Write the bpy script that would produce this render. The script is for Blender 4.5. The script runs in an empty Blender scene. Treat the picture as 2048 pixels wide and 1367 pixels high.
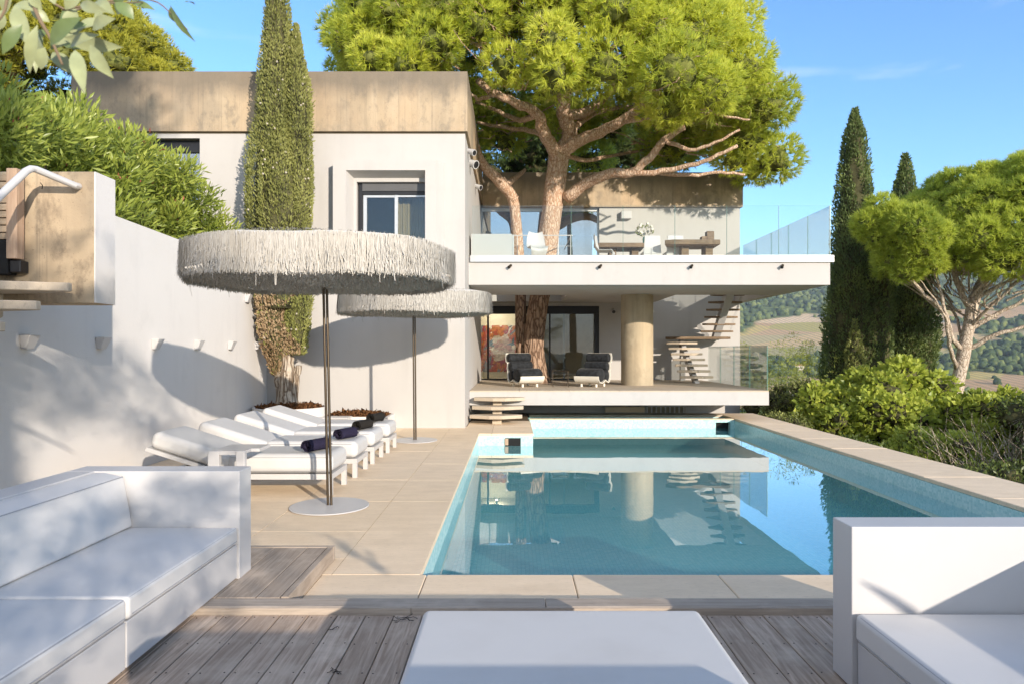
import bpy, math, random
import numpy as np
from mathutils import Vector, Matrix

random.seed(7)
RNG = np.random.default_rng(11)
R = math.radians
scene = bpy.context.scene
COL = scene.collection

# ------------------------------------------------------------------ camera
F_PX, EYE, VX, VY = 1365.3, 1.6, 1027.0, 700.0
cam_d = bpy.data.cameras.new('camera')
cam = bpy.data.objects.new('camera', cam_d); COL.objects.link(cam)
cam.location = (0, 0, EYE); cam.rotation_euler = (R(90), 0, 0)
cam_d.lens = 24; cam_d.sensor_width = 36; cam_d.sensor_fit = 'HORIZONTAL'
cam_d.shift_x = -3.0/2048; cam_d.shift_y = 16.5/2048
cam_d.clip_start = .05; cam_d.clip_end = 9000
cam_d.dof.use_dof = True; cam_d.dof.focus_distance = 9.0; cam_d.dof.aperture_fstop = 7.1
scene.camera = cam

# ------------------------------------------------------------------ world, sun, exposure
SUN_TO = Vector((.6, -1.0, .30)).normalized()          # towards the sun
SUN_EL = math.asin(SUN_TO.z); SUN_AZ = math.atan2(SUN_TO.x, SUN_TO.y)
world = bpy.data.worlds.new('World'); scene.world = world; world.use_nodes = True
wn = world.node_tree.nodes; wl = world.node_tree.links; wn.clear()
w_out = wn.new('ShaderNodeOutputWorld'); w_bg = wn.new('ShaderNodeBackground')
sky = wn.new('ShaderNodeTexSky'); sky.sky_type = 'NISHITA'; sky.sun_disc = False
sky.sun_elevation = SUN_EL; sky.sun_rotation = SUN_AZ; sky.altitude = 100
sky.air_density = 1.0; sky.dust_density = .15; sky.ozone_density = 4.0
w_bg.inputs['Strength'].default_value = .138
# thin cirrus: stretched noise on the view direction, brighter low over the horizon
w_tc = wn.new('ShaderNodeTexCoord'); w_map = wn.new('ShaderNodeMapping'); w_map.inputs['Scale'].default_value = (1.2, 1.2, 6.5)
w_no = wn.new('ShaderNodeTexNoise'); w_no.inputs['Scale'].default_value = 1.7; w_no.inputs['Detail'].default_value = 7; w_no.inputs['Distortion'].default_value = .7
w_ra = wn.new('ShaderNodeMapRange'); w_ra.inputs[1].default_value = .60; w_ra.inputs[2].default_value = 1.0; w_ra.inputs[4].default_value = .85
w_mix = wn.new('ShaderNodeMix'); w_mix.data_type = 'RGBA'; w_mix.inputs[7].default_value = (4.3, 4.15, 4.0, 1)
wl.new(w_tc.outputs['Generated'], w_map.inputs[0]); wl.new(w_map.outputs[0], w_no.inputs['Vector'])
w_sx = wn.new('ShaderNodeSeparateXYZ'); wl.new(w_tc.outputs['Generated'], w_sx.inputs[0])
w_m1 = wn.new('ShaderNodeMapRange'); w_m1.inputs[1].default_value = .35; w_m1.inputs[2].default_value = -.5; w_m1.inputs[3].default_value = 0; w_m1.inputs[4].default_value = .34; wl.new(w_sx.outputs[1], w_m1.inputs[0])   # the cloud bank the windows mirror
w_ad = wn.new('ShaderNodeMath'); w_ad.operation = 'ADD'; wl.new(w_no.outputs[0], w_ad.inputs[0]); wl.new(w_m1.outputs[0], w_ad.inputs[1]); wl.new(w_ad.outputs[0], w_ra.inputs[0]); wl.new(w_ra.outputs[0], w_mix.inputs[0])
w_hs = wn.new('ShaderNodeHueSaturation'); w_hs.inputs['Saturation'].default_value = 1.05; wl.new(sky.outputs[0], w_hs.inputs['Color']); wl.new(w_hs.outputs[0], w_mix.inputs[6]); wl.new(w_mix.outputs[2], w_bg.inputs[0]); wl.new(w_bg.outputs[0], w_out.inputs[0])

sd = bpy.data.lights.new('sun', 'SUN'); sun = bpy.data.objects.new('sun', sd); COL.objects.link(sun)
sd.energy = 2.6; sd.angle = R(.55); sd.color = (1.0, .885, .75)
sun.rotation_euler = (-SUN_TO).to_track_quat('-Z', 'Y').to_euler(); sun.location = (10, -20, 30)
scene.view_settings.view_transform = 'Standard'; scene.view_settings.look = 'None'
scene.view_settings.gamma = 1; scene.view_settings.use_curve_mapping = False
scene.view_settings.exposure = 1.33
scene.cycles.max_bounces = 8; scene.cycles.diffuse_bounces = 3; scene.cycles.glossy_bounces = 4
scene.cycles.transparent_max_bounces = 16; scene.cycles.transmission_bounces = 4
scene.cycles.caustics_reflective = False; scene.cycles.caustics_refractive = False
scene.cycles.sample_clamp_indirect = 6
scene.cycles.use_denoising = True

# ------------------------------------------------------------------ helpers
def at(px, py, Y):
    return ((px-VX)*Y/F_PX, Y, EYE-(py-VY)*Y/F_PX)
def wloc(o):
    v = Vector((0, 0, 0))
    while o: v = v + o.location; o = o.parent
    return v
def tag(o, label=None, cat=None, group=None, kind=None):
    for k, v in (('label', label), ('category', cat), ('group', group), ('kind', kind)):
        if v: o[k] = v
    return o
def thing(name, loc, label, cat, group=None, kind=None):
    o = bpy.data.objects.new(name, None); COL.objects.link(o); o.location = loc; o.empty_display_size = .1
    return tag(o, label, cat, group, kind)
def copy_tree(o, parent=None):
    c = o.copy(); COL.objects.link(c); c.parent = parent
    for ch in list(o.children): copy_tree(ch, c)
    return c
class MB:
    def __init__(s): s.v = []; s.f = []
    def add(s, vs, fs):
        n = len(s.v); s.v += [tuple(v) for v in vs]; s.f += [tuple(i+n for i in f) for f in fs]; return s
    def box(s, x0, x1, y0, y1, z0, z1, M=None):
        vs = [Vector(p) for p in ((x0,y0,z0),(x1,y0,z0),(x1,y1,z0),(x0,y1,z0),(x0,y0,z1),(x1,y0,z1),(x1,y1,z1),(x0,y1,z1))]
        if M: vs = [M @ v for v in vs]
        return s.add(vs, [(0,3,2,1),(4,5,6,7),(0,1,5,4),(1,2,6,5),(2,3,7,6),(3,0,4,7)])
    def prism(s, pts, a, b, axis='z', M=None):
        def p(u, w, t): return {'z': (u,w,t), 'y': (u,t,w), 'x': (t,u,w)}[axis]
        n = len(pts); vs = [Vector(p(u,w,a)) for u,w in pts]+[Vector(p(u,w,b)) for u,w in pts]
        if M: vs = [M @ v for v in vs]
        return s.add(vs, [tuple(range(n))[::-1], tuple(range(n, 2*n))]+[(i,(i+1)%n,n+(i+1)%n,n+i) for i in range(n)])
    def tube(s, path, rad, n=8, caps=True):
        P = [Vector(p) for p in path]; m = len(P)
        rad = [rad]*m if isinstance(rad, (int, float)) else rad
        up = Vector((0,0,1)); vs = []; u = None
        for i in range(m):
            d = (P[min(i+1,m-1)]-P[max(i-1,0)]).normalized()
            if u is None:
                u = d.cross(up if abs(d.z) < .9 else Vector((1,0,0))).normalized()
            else:
                u = (u-d*u.dot(d)).normalized()
            w = d.cross(u)
            for k in range(n):
                a = 2*math.pi*k/n; vs.append(P[i]+(u*math.cos(a)+w*math.sin(a))*rad[i])
        fs = [(i*n+k, i*n+(k+1)%n, (i+1)*n+(k+1)%n, (i+1)*n+k) for i in range(m-1) for k in range(n)]
        if caps: fs += [tuple(range(n))[::-1], tuple((m-1)*n+k for k in range(n))]
        return s.add(vs, fs)
    def lathe(s, prof, c=(0,0,0), n=32):
        m = len(prof); vs = []
        for r, z in prof:
            for k in range(n):
                a = 2*math.pi*k/n; vs.append((c[0]+r*math.cos(a), c[1]+r*math.sin(a), c[2]+z))
        fs = [(i*n+k, i*n+(k+1)%n, (i+1)*n+(k+1)%n, (i+1)*n+k) for i in range(m-1) for k in range(n)]
        fs += [tuple(range(n))[::-1], tuple((m-1)*n+k for k in range(n))]
        return s.add(vs, fs)
    def quad(s, a, b, c, d): return s.add([a,b,c,d], [(0,1,2,3)])
    def build(s, name, mat, parent=None, label=None, bevel=0, seg=2, smooth=False, kind=None, cat=None, group=None, origin=None):
        c = np.array(s.v); lo, hi = c.min(0), c.max(0)
        o0 = Vector(origin) if origin is not None else Vector(((lo[0]+hi[0])/2, (lo[1]+hi[1])/2, lo[2]))
        me = bpy.data.meshes.new(name)
        me.from_pydata([Vector(v)-o0 for v in s.v], [], s.f); me.materials.append(mat); me.update()
        o = bpy.data.objects.new(name, me); COL.objects.link(o)
        if parent: o.parent = parent; o.location = o0-wloc(parent)
        else: o.location = o0
        if smooth:
            me.polygons.foreach_set('use_smooth', [True]*len(me.polygons))
            if smooth != True: me.set_sharp_from_angle(angle=R(smooth))
        if bevel:
            b = o.modifiers.new('bevel', 'BEVEL'); b.width = bevel; b.segments = seg; b.limit_method = 'ANGLE'; b.angle_limit = R(50)
            if seg > 1: me.polygons.foreach_set('use_smooth', [True]*len(me.polygons)); b.harden_normals = True
        return tag(o, label, cat, group, kind)
def fmesh(name, V, Fc, mat, parent=None, tone=None, label=None, cat=None, group=None, kind=None, origin=None, smooth=False):
    """mesh straight from numpy: V (n,3), Fc (m,3|4); tone: one value per vertex"""
    V = np.asarray(V, dtype=np.float32); Fc = np.asarray(Fc, dtype=np.int32)
    if origin is None:
        lo, hi = V.min(0), V.max(0); origin = ((lo[0]+hi[0])/2, (lo[1]+hi[1])/2, lo[2])
    o0 = Vector([float(x) for x in origin])
    V = V-np.array(o0, dtype=np.float32); k = Fc.shape[1]
    me = bpy.data.meshes.new(name); me.vertices.add(len(V)); me.vertices.foreach_set('co', V.ravel())
    me.loops.add(Fc.size); me.loops.foreach_set('vertex_index', Fc.ravel())
    me.polygons.add(len(Fc)); me.polygons.foreach_set('loop_start', np.arange(0, Fc.size, k, dtype=np.int32))
    me.update(calc_edges=True)
    if tone is not None:
        a = me.attributes.new('tone', 'FLOAT', 'POINT'); a.data.foreach_set('value', np.asarray(tone, dtype=np.float32))
    if smooth: me.polygons.foreach_set('use_smooth', [True]*len(me.polygons))
    me.materials.append(mat)
    o = bpy.data.objects.new(name, me); COL.objects.link(o)
    if parent: o.parent = parent; o.location = o0-wloc(parent)
    else: o.location = o0
    return tag(o, label, cat, group, kind)

# ------------------------------------------------------------------ materials
class NT:
    def __init__(s, name, rough=.6, spec=.3):
        s.m = bpy.data.materials.new(name); s.m.use_nodes = True; s.t = s.m.node_tree; s.t.nodes.clear()
        s.out = s.n('OutputMaterial'); s.b = s.n('BsdfPrincipled'); s.t.links.new(s.b.outputs[0], s.out.inputs[0])
        s.b.inputs['Roughness'].default_value = rough; s.b.inputs['Specular IOR Level'].default_value = spec
        s._c = None
    def n(s, t, **kw):
        x = s.t.nodes.new('ShaderNode'+t)
        for k, v in kw.items(): setattr(x, k, v)
        return x
    def l(s, a, b): s.t.links.new(a, b)
    def co(s, which='Object', scale=(1,1,1)):
        c = s.n('TexCoord'); m = s.n('Mapping'); m.inputs['Scale'].default_value = scale
        s.l(c.outputs[which], m.inputs[0]); return m.outputs[0]
    def pos(s, scale=(1,1,1)):
        c = s.n('NewGeometry'); m = s.n('Mapping'); m.inputs['Scale'].default_value = scale
        s.l(c.outputs['Position'], m.inputs[0]); return m.outputs[0]
    def noise(s, vec, scale, detail=4, rough=.55, dist=0):
        x = s.n('TexNoise'); x.inputs['Scale'].default_value = scale; x.inputs['Detail'].default_value = detail
        x.inputs['Roughness'].default_value = rough; x.inputs['Distortion'].default_value = dist
        s.l(vec, x.inputs['Vector']); return x.outputs[0]
    def rng(s, v, a, b, c=0., d=1.):
        x = s.n('MapRange'); x.inputs[1].default_value = a; x.inputs[2].default_value = b; x.inputs[3].default_value = c; x.inputs[4].default_value = d
        s.l(v, x.inputs[0]); return x.outputs[0]
    def math(s, op, a, b=None):
        x = s.n('Math', operation=op)
        for i, v in enumerate((a, b)):
            if v is None: continue
            if isinstance(v, (int, float)): x.inputs[i].default_value = v
            else: s.l(v, x.inputs[i])
        return x.outputs[0]
    def mix(s, f, a, b, mode='MIX'):
        x = s.n('Mix', data_type='RGBA', blend_type=mode)
        for i, v in ((0, f), (6, a), (7, b)):
            if isinstance(v, (int, float)): x.inputs[i].default_value = v
            elif isinstance(v, tuple): x.inputs[i].default_value = (*v, 1) if len(v) == 3 else v
            else: s.l(v, x.inputs[i])
        return x.outputs[2]
    def ramp(s, v, *stops):
        x = s.n('ValToRGB'); e = x.color_ramp.elements
        while len(e) > 1: e.remove(e[-1])
        e[0].position = stops[0][0]; e[0].color = (*stops[0][1], 1)
        for p, c in stops[1:]: y = e.new(p); y.color = (*c, 1)
        s.l(v, x.inputs[0]); return x.outputs[0]
    def color(s, c): s._c = c; (s.l(c, s.b.inputs['Base Color']) if not isinstance(c, tuple) else setattr(s.b.inputs['Base Color'], 'default_value', (*c, 1))); return s
    def bump(s, h, strength=.3, dist=.01):
        x = s.n('Bump'); x.inputs['Strength'].default_value = strength; x.inputs['Distance'].default_value = dist
        s.l(h, x.inputs['Height']); s.l(x.outputs[0], s.b.inputs['Normal']); return s

def m_plaster(name, col=(.505, .485, .46), amt=.05, bump=.15):
    t = NT(name, .85, .15); p = t.pos(); n = t.noise(p, .9, 5); n2 = t.noise(p, 60, 3)
    st = t.noise(t.pos((2.2, 2.2, .22)), 1.6, 4)
    dark = tuple(c*(1-amt*2.6) for c in col)
    c = t.mix(t.rng(n, .35, .75), col, tuple(x*(1-amt) for x in col))
    c = t.mix(t.rng(st, .53, .78, 0, .6), c, dark); c = t.mix(t.rng(t.noise(p, 2.6, 7, .68), .56, .70, 0, .45), c, dark)
    return t.color(c).bump(n2, bump, .004).m
def m_plain(name, col, rough=.6, spec=.3, metal=0, amt=.06, sc=8):
    t = NT(name, rough, spec); t.b.inputs['Metallic'].default_value = metal
    n = t.noise(t.co(), sc, 3); return t.color(t.mix(t.rng(n, .3, .7), col, tuple(c*(1-amt*2) for c in col))).m
def m_concrete(name, base=(.43, .335, .225), grey=(.25, .215, .17), light=(.52, .415, .29), topz=None, board=.14, stain=.8):
    t = NT(name, .9, .1); p = t.pos(); g = t.n('NewGeometry')
    streak = t.noise(t.pos((3, 3, .55)), 1.5, 7, .7); big = t.noise(p, .8, 4); fine = t.noise(p, 28, 4, .7)
    c = t.mix(t.rng(streak, .35, .72), base, light)
    c = t.mix(t.rng(big, .45, .75, 0, stain), c, grey)
    blot = t.noise(t.pos((1, 1, .6)), 3.2, 8, .72); c = t.mix(t.rng(blot, .50, .62, 0, min(1, stain*.85)), c, tuple(x*.9 for x in grey))
    warm = t.noise(t.pos((1, 1, .5)), 1.1, 3); c = t.mix(t.rng(warm, .45, .7, 0, .5), c, (light[0]*1.05, light[1]*.93, light[2]*.82))
    drip = t.noise(t.pos((9, 9, .16)), 1.6, 5, .7); c = t.mix(t.rng(drip, .56, .74, 0, .55), c, tuple(x*.75 for x in grey))
    if topz:
        sx = t.n('SeparateXYZ'); t.l(g.outputs['Position'], sx.inputs[0])
        e = t.math('ADD', sx.outputs[2], t.rng(t.noise(t.pos((1.6, 1.6, .2)), 1.5, 5), 0, 1, -.32, .32))
        c = t.mix(t.rng(e, topz-.62, topz-.22, 0, .85), c, tuple(x*.72 for x in grey))
    # vertical board joints (x or y whichever runs along the face)
    sx2 = t.n('SeparateXYZ'); t.l(g.outputs['Position'], sx2.inputs[0])
    sn = t.n('SeparateXYZ'); t.l(g.outputs['Normal'], sn.inputs[0])
    along = t.mix(t.math('GREATER_THAN', t.math('ABSOLUTE', sn.outputs[0]), .7), sx2.outputs[0], sx2.outputs[1])
    fr = t.math('FRACT', t.math('DIVIDE', along, board)); jt = t.math('LESS_THAN', fr, .05)
    c = t.mix(t.math('MULTIPLY', jt, .14), c, tuple(x*.55 for x in base))
    wn_ = t.n('TexWhiteNoise', noise_dimensions='1D'); t.l(t.math('FLOOR', t.math('DIVIDE', along, board)), wn_.inputs['W'])
    c = t.mix(.07, c, t.mix(wn_.outputs[0], tuple(x*.7 for x in base), light))
    sp = t.rng(t.noise(p, 45, 2), .66, .72, 0, .45); c = t.mix(sp, c, (.16, .12, .08))
    h = t.math('ADD', fine, t.math('MULTIPLY', jt, -.6))
    return t.color(c).bump(h, .35, .008).m
def m_stone(name, a=(.90, .72, .515), b=(.79, .62, .43), bump=.25):
    t = NT(name, .75, .25); p = t.pos(); oi = t.n('ObjectInfo')
    n = t.noise(t.pos((1, 3.5, 1)), 2.4, 6, .6); f = t.noise(p, 55, 4, .7); v = t.noise(t.pos((3, 14, 3)), 6, 4, .6)
    c = t.mix(t.rng(n, .35, .7), a, b); c = t.mix(t.math('MULTIPLY', oi.outputs['Random'], .35), c, tuple(x*.82 for x in b))
    c = t.mix(t.rng(t.noise(p, 1.7, 5, .6), .5, .72, 0, .35), c, tuple(x*.8 for x in b)); c = t.mix(t.rng(v, .56, .70, 0, .5), c, tuple(x*.68 for x in b)); c = t.mix(t.rng(f, .62, .72, 0, .35), c, tuple(x*.55 for x in a))
    return t.color(c).bump(t.math('ADD', f, t.math('MULTIPLY', v, .6)), bump, .004).m
def m_wood(name, a=(.30, .25, .205), b=(.185, .150, .125), axis='y', hot=None, rough=.72):
    t = NT(name, rough, .25); oi = t.n('ObjectInfo')
    off = t.n('Combine' 'XYZ'); t.l(t.math('MULTIPLY', oi.outputs['Random'], 40), off.inputs[0]); t.l(t.math('MULTIPLY', oi.outputs['Random'], 17), off.inputs[1])
    sc = {'y': (16, 1.0, 16), 'x': (1.0, 16, 16), 'z': (16, 16, 1.0)}[axis]; sc2 = {'y': (70, 2.5, 70), 'x': (2.5, 70, 70), 'z': (70, 70, 2.5)}[axis]
    def shifted(s_):
        m = t.n('Mapping'); m.inputs['Scale'].default_value = s_; va = t.n('VectorMath', operation='ADD')
        g = t.n('NewGeometry'); t.l(g.outputs['Position'], va.inputs[0]); t.l(off.outputs[0], va.inputs[1]); t.l(va.outputs[0], m.inputs[0]); return m.outputs[0]
    n = t.noise(shifted(sc), 1.0, 6, .65, 2.6); f = t.noise(shifted(sc2), 1.0, 4, .6, .5); k = t.noise(shifted((5, 5, 5)), .7, 4, .6)
    c = t.mix(t.rng(n, .38, .62), a, b); c = t.mix(t.rng(f, .35, .75, 0, .55), c, tuple(x*.62 for x in b))
    c = t.mix(t.rng(k, .50, .72, 0, .55), c, hot or tuple(min(1, x*1.32) for x in a)); c = t.mix(t.math('MULTIPLY', oi.outputs['Random'], .5), c, tuple(x*.75 for x in b))
    return t.color(c).bump(t.math('ADD', n, f), .35, .003).m
def m_mosaic(name, cols, grout, s=.03, gw=.10):
    t = NT(name, .25, .4); g = t.n('NewGeometry'); sp = t.n('SeparateXYZ'); sn = t.n('SeparateXYZ')
    t.l(g.outputs['Position'], sp.inputs[0]); t.l(g.outputs['Normal'], sn.inputs[0]); lines = None; fl = []
    for i in range(3):
        q = t.math('DIVIDE', t.math('ADD', sp.outputs[i], .0071), s); fl.append(t.math('FLOOR', q))
        ln = t.math('MULTIPLY', t.math('LESS_THAN', t.math('FRACT', q), gw), t.math('LESS_THAN', t.math('ABSOLUTE', sn.outputs[i]), .6))
        lines = ln if lines is None else t.math('MAXIMUM', lines, ln)
    cb = t.n('CombineXYZ'); [t.l(fl[i], cb.inputs[i]) for i in range(3)]
    w = t.n('TexWhiteNoise'); t.l(cb.outputs[0], w.inputs['Vector'])
    n = t.noise(t.pos(), .7, 3)
    c = t.ramp(w.outputs[0], (0, cols[0]), (.45, cols[1]), (1, cols[2])); c = t.mix(t.rng(n, .3, .7, 0, .25), c, cols[0])
    return t.color(t.mix(t.math('MULTIPLY', lines, .75), c, grout)).m
def m_leaf(name, a, b, c, trans=.45, rough=.55, spec=.25, old=None):
    """leaf whose colour depends on its own 'tone' attribute (young to old growth; clump tops set lighter)"""
    t = NT(name, rough, spec); at_ = t.n('Attribute', attribute_name='tone')
    col = t.ramp(at_.outputs['Fac'], (0, c), (.5, a), (1, b)) if not old else t.ramp(at_.outputs['Fac'], (0, old), (.1, c), (.5, a), (1, b))
    t.color(col); tr = t.n('BsdfTranslucent'); t.l(t.mix(.55, col, tuple(x*1.15 for x in b)), tr.inputs[0])
    mx = t.n('MixShader'); mx.inputs[0].default_value = trans; t.l(t.b.outputs[0], mx.inputs[1]); t.l(tr.outputs[0], mx.inputs[2]); t.l(mx.outputs[0], t.out.inputs[0])
    return t.m
def m_bark(name, a, b, c, scale=9, stretch=.28, bump=.9):
    t = NT(name, .95, .1); p = t.pos((1, 1, stretch)); v = t.n('TexVoronoi', feature='DISTANCE_TO_EDGE'); v.inputs['Scale'].default_value = scale
    nz = t.n('TexNoise'); nz.inputs['Scale'].default_value = 6; t.l(p, nz.inputs['Vector']); va = t.n('VectorMath', operation='ADD')
    vs = t.n('VectorMath', operation='SCALE'); vs.inputs['Scale'].default_value = .22; t.l(nz.outputs[1], vs.inputs[0]); t.l(p, va.inputs[0]); t.l(vs.outputs[0], va.inputs[1]); t.l(va.outputs[0], v.inputs['Vector'])
    n = t.noise(t.pos(), 14, 5, .65); col = t.mix(t.rng(v.outputs[0], 0, .16), c, t.mix(t.rng(n, .35, .68), a, b))
    return t.color(col).bump(t.math('ADD', t.rng(v.outputs[0], 0, .2), t.math('MULTIPLY', n, .4)), bump, .03).m
def m_glass(name, tint=(.93, .97, .96), refl=1.0, rough=0.0):
    t = NT(name); fr = t.n('Fresnel'); fr.inputs['IOR'].default_value = 1.5; tr = t.n('BsdfTransparent'); tr.inputs[0].default_value = (*tint, 1)
    gl = t.n('BsdfGlossy'); gl.inputs['Roughness'].default_value = rough; mx = t.n('MixShader'); t.l(t.math('MULTIPLY', fr.outputs[0], refl), mx.inputs[0])
    t.l(tr.outputs[0], mx.inputs[1]); t.l(gl.outputs[0], mx.inputs[2]); t.l(mx.outputs[0], t.out.inputs[0]); return t.m

M = {}
M['plaster'] = m_plaster('white_plaster'); M['plaster2'] = m_plaster('garden_wall_plaster', (.69, .665, .635), .04, .5)
M['roofcon'] = m_concrete('board_marked_concrete_roof', topz=7.33); M['wingcon'] = m_concrete('board_marked_concrete_wing', base=(.50, .395, .27), light=(.60, .48, .335), topz=7.06)
M['colcon'] = m_concrete('column_concrete', base=(.42, .35, .245), light=(.52, .44, .31), grey=(.31, .26, .185), board=.09, stain=.6)
M['rawcon'] = m_concrete('raw_concrete', base=(.47, .375, .255), light=(.56, .45, .31), grey=(.16, .135, .105), board=90, stain=1.1)
M['stepcon'] = m_stone('step_concrete', (.56, .47, .36), (.46, .385, .29), .5)
M['stone'] = m_stone('travertine'); M['terr'] = m_stone('terrace_stone', (.62, .52, .40), (.54, .45, .34), .2)
M['edge'] = m_stone('coping_edge', (.22, .16, .10), (.15, .11, .07), .6)
M['deck'] = m_wood('weathered_deck', (.70, .545, .42), (.40, .295, .215), hot=(.82, .68, .54)); M['beam'] = m_wood('deck_beam', (.55, .46, .37), (.40, .33, .265), 'x')
M['step_wood'] = m_wood('platform_wood', (.55, .45, .355), (.37, .295, .23)); M['oldwood'] = m_wood('table_wood', (.30, .21, .13), (.17, .115, .07), 'x')
M['slat'] = m_wood('slat_wood', (.58, .45, .32), (.40, .30, .20), 'x'); M['post'] = m_wood('post_wood', (.55, .41, .29), (.42, .28, .19), 'z')
M['lacquer'] = m_plain('white_lacquer', (.54, .53, .525), .35, .4, amt=.01); M['white_metal'] = m_plain('white_metal', (.56, .545, .53), .35, .4, amt=.02)
t = NT('white_vinyl', .5, .3); p = t.pos(); q = t.math('ADD', t.math('MULTIPLY', t.noise(p, 3.2, 3, .5, 1.2), 2.2), t.math('MULTIPLY', t.noise(p, 240, 2), .05)); cr = t.noise(t.pos((1, 2.6, 1)), 7, 3, .5, 2.5)
t.color(t.mix(t.rng(t.noise(p, 2, 5), .45, .75), (.60, .59, .575), (.555, .54, .52))).bump(t.math('ADD', q, t.math('MULTIPLY', t.rng(cr, .60, .66), .35)), .09, .010); M['vinyl'] = t.m; M['seam'] = m_plain('seam_thread', (.36, .36, .37), .7)
M['bronze'] = m_plain('bronze_tube', (.10, .075, .05), .35, .6, .8); M['dark'] = m_plain('black_metal', (.018, .018, .02), .4, .4)
M['alu'] = m_plain('brushed_rail', (.62, .62, .61), .35, .5, .5); M['rubber'] = m_plain('black_rubber', (.012, .012, .012), .8)
M['velvet'] = m_plain('black_velvet', (.030, .033, .037), .75, .2, amt=.4, sc=14); M['velvet'].node_tree.nodes['Principled BSDF'].inputs['Sheen Weight'].default_value = .08
M['shell'] = m_plain('cream_shell', (.76, .72, .62), .4, .4, amt=.02)
def towel(name, c):
    t = NT(name, .95, .1); n = t.noise(t.co(), 60, 4, .7); return t.color(t.mix(n, c, tuple(x*.4 for x in c))).bump(n, .8, .01).m
M['towel_n'] = towel('navy_terry', (.035, .03, .062)); M['towel_b'] = towel('charcoal_terry', (.035, .031, .027))
M['glass'] = m_glass('rail_glass', (.95, .975, .965), .6); M['window'] = m_glass('window_glass', (.88, .91, .90), 9.0); M['window2'] = m_glass('bay_window_glass', (.86, .89, .88), 1.6)
M['edge_glass'] = m_plain('glass_edge', (.10, .22, .19), .2, .5)
M['mosaic'] = m_mosaic('pool_mosaic', ((.38, .66, .66), (.50, .76, .75), (.66, .86, .84)), (.60, .76, .74))
M['floor_mosaic'] = m_mosaic('pool_floor_mosaic', ((.26, .72, .80), (.36, .82, .88), (.48, .88, .93)), (.13, .47, .56), .045, .11)
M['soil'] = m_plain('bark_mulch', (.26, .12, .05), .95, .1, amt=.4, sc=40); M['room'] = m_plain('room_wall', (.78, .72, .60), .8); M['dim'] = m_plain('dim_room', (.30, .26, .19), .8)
M['curtain'] = m_plain('curtain', (.36, .28, .14), .9)
M['fabric'] = m_plain('canopy_fabric', (.60, .58, .54), .95, .1, amt=.1, sc=30)
t = NT('fringe', .8, .2); a_ = t.n('Attribute', attribute_name='tone'); t.color(t.ramp(a_.outputs['Fac'], (0, (.40, .37, .32)), (.5, (.495, .465, .41)), (1, (.58, .55, .50)))); M['fringe'] = t.m
M['bark'] = m_bark('pine_bark_lower', (.33, .21, .14), (.45, .32, .23), (.12, .07, .045), 8.5, .30); M['bark_up'] = m_bark('pine_bark_upper', (.58, .41, .29), (.70, .55, .42), (.40, .23, .14), 16, .35, .6)
M['bark2'] = m_bark('pale_pine_bark', (.52, .43, .34), (.64, .55, .45), (.32, .24, .18), 15, .4, .6); M['bark3'] = m_bark('cypress_bark', (.42, .35, .27), (.55, .48, .39), (.16, .11, .07), 16, .10, .8)
M['twig'] = m_plain('twig', (.23, .17, .11), .9)
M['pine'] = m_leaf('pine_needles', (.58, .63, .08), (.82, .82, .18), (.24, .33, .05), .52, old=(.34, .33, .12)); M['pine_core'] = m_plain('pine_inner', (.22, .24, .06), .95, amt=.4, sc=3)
M['pine2'] = m_leaf('pine_needles_deep', (.43, .50, .07), (.64, .69, .13), (.22, .31, .055), .48); M['pine3'] = m_leaf('pine_needles_golden', (.46, .45, .06), (.66, .63, .10), (.25, .27, .05), .45)
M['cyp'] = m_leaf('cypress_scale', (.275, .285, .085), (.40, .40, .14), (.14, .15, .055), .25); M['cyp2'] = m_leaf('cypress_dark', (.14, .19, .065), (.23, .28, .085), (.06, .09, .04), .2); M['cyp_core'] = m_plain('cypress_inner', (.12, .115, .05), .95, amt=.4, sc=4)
M['cyp_dry'] = m_leaf('cypress_dry', (.36, .25, .14), (.50, .38, .24), (.20, .13, .07), .15); M['cone'] = m_plain('cypress_cone', (.50, .45, .36), .8)
M['olea'] = m_leaf('oleander_leaf', (.31, .375, .065), (.50, .54, .12), (.13, .18, .04), .36, .35, .4); M['olea_fl'] = m_leaf('oleander_seed', (.35, .10, .07), (.45, .16, .10), (.22, .06, .05), .2)
M['fig'] = m_leaf('fig_leaf', (.38, .45, .07), (.60, .63, .12), (.19, .26, .05), .42, .4, .35); M['shrub'] = m_leaf('dark_shrub_leaf', (.12, .16, .045), (.25, .30, .075), (.055, .08, .028), .3, .4, .35)
M['shrub2'] = m_leaf('olive_shrub_leaf', (.23, .26, .08), (.38, .40, .13), (.11, .13, .045), .3); M['bamboo'] = m_leaf('bamboo_leaf', (.33, .38, .08), (.52, .55, .15), (.18, .22, .05), .4)
M['olive'] = m_leaf('olive_leaf', (.22, .26, .11), (.42, .44, .22), (.09, .12, .05), .35, .4, .4); M['olive_top'] = m_plain('olive_leaf_face', (.38, .42, .22), .4, .4, amt=.2, sc=20); M['olive_dark'] = m_plain('olive_leaf_green', (.17, .235, .085), .4, .4, amt=.2, sc=20)
t = NT('water'); fr = t.n('Fresnel'); fr.inputs['IOR'].default_value = 1.33; tr = t.n('BsdfTransparent'); tr.inputs[0].default_value = (.82, .97, .98, 1)
gl = t.n('BsdfGlossy'); gl.inputs['Roughness'].default_value = 0; gl.inputs[0].default_value = (.93, .97, 1, 1)
bp = t.n('Bump'); bp.inputs['Strength'].default_value = .05; bp.inputs['Distance'].default_value = .02; t.l(t.noise(t.pos((1, .6, 1)), 2.6, 2, .4), bp.inputs['Height'])
t.l(bp.outputs[0], fr.inputs['Normal']); t.l(bp.outputs[0], gl.inputs['Normal'])
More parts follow.
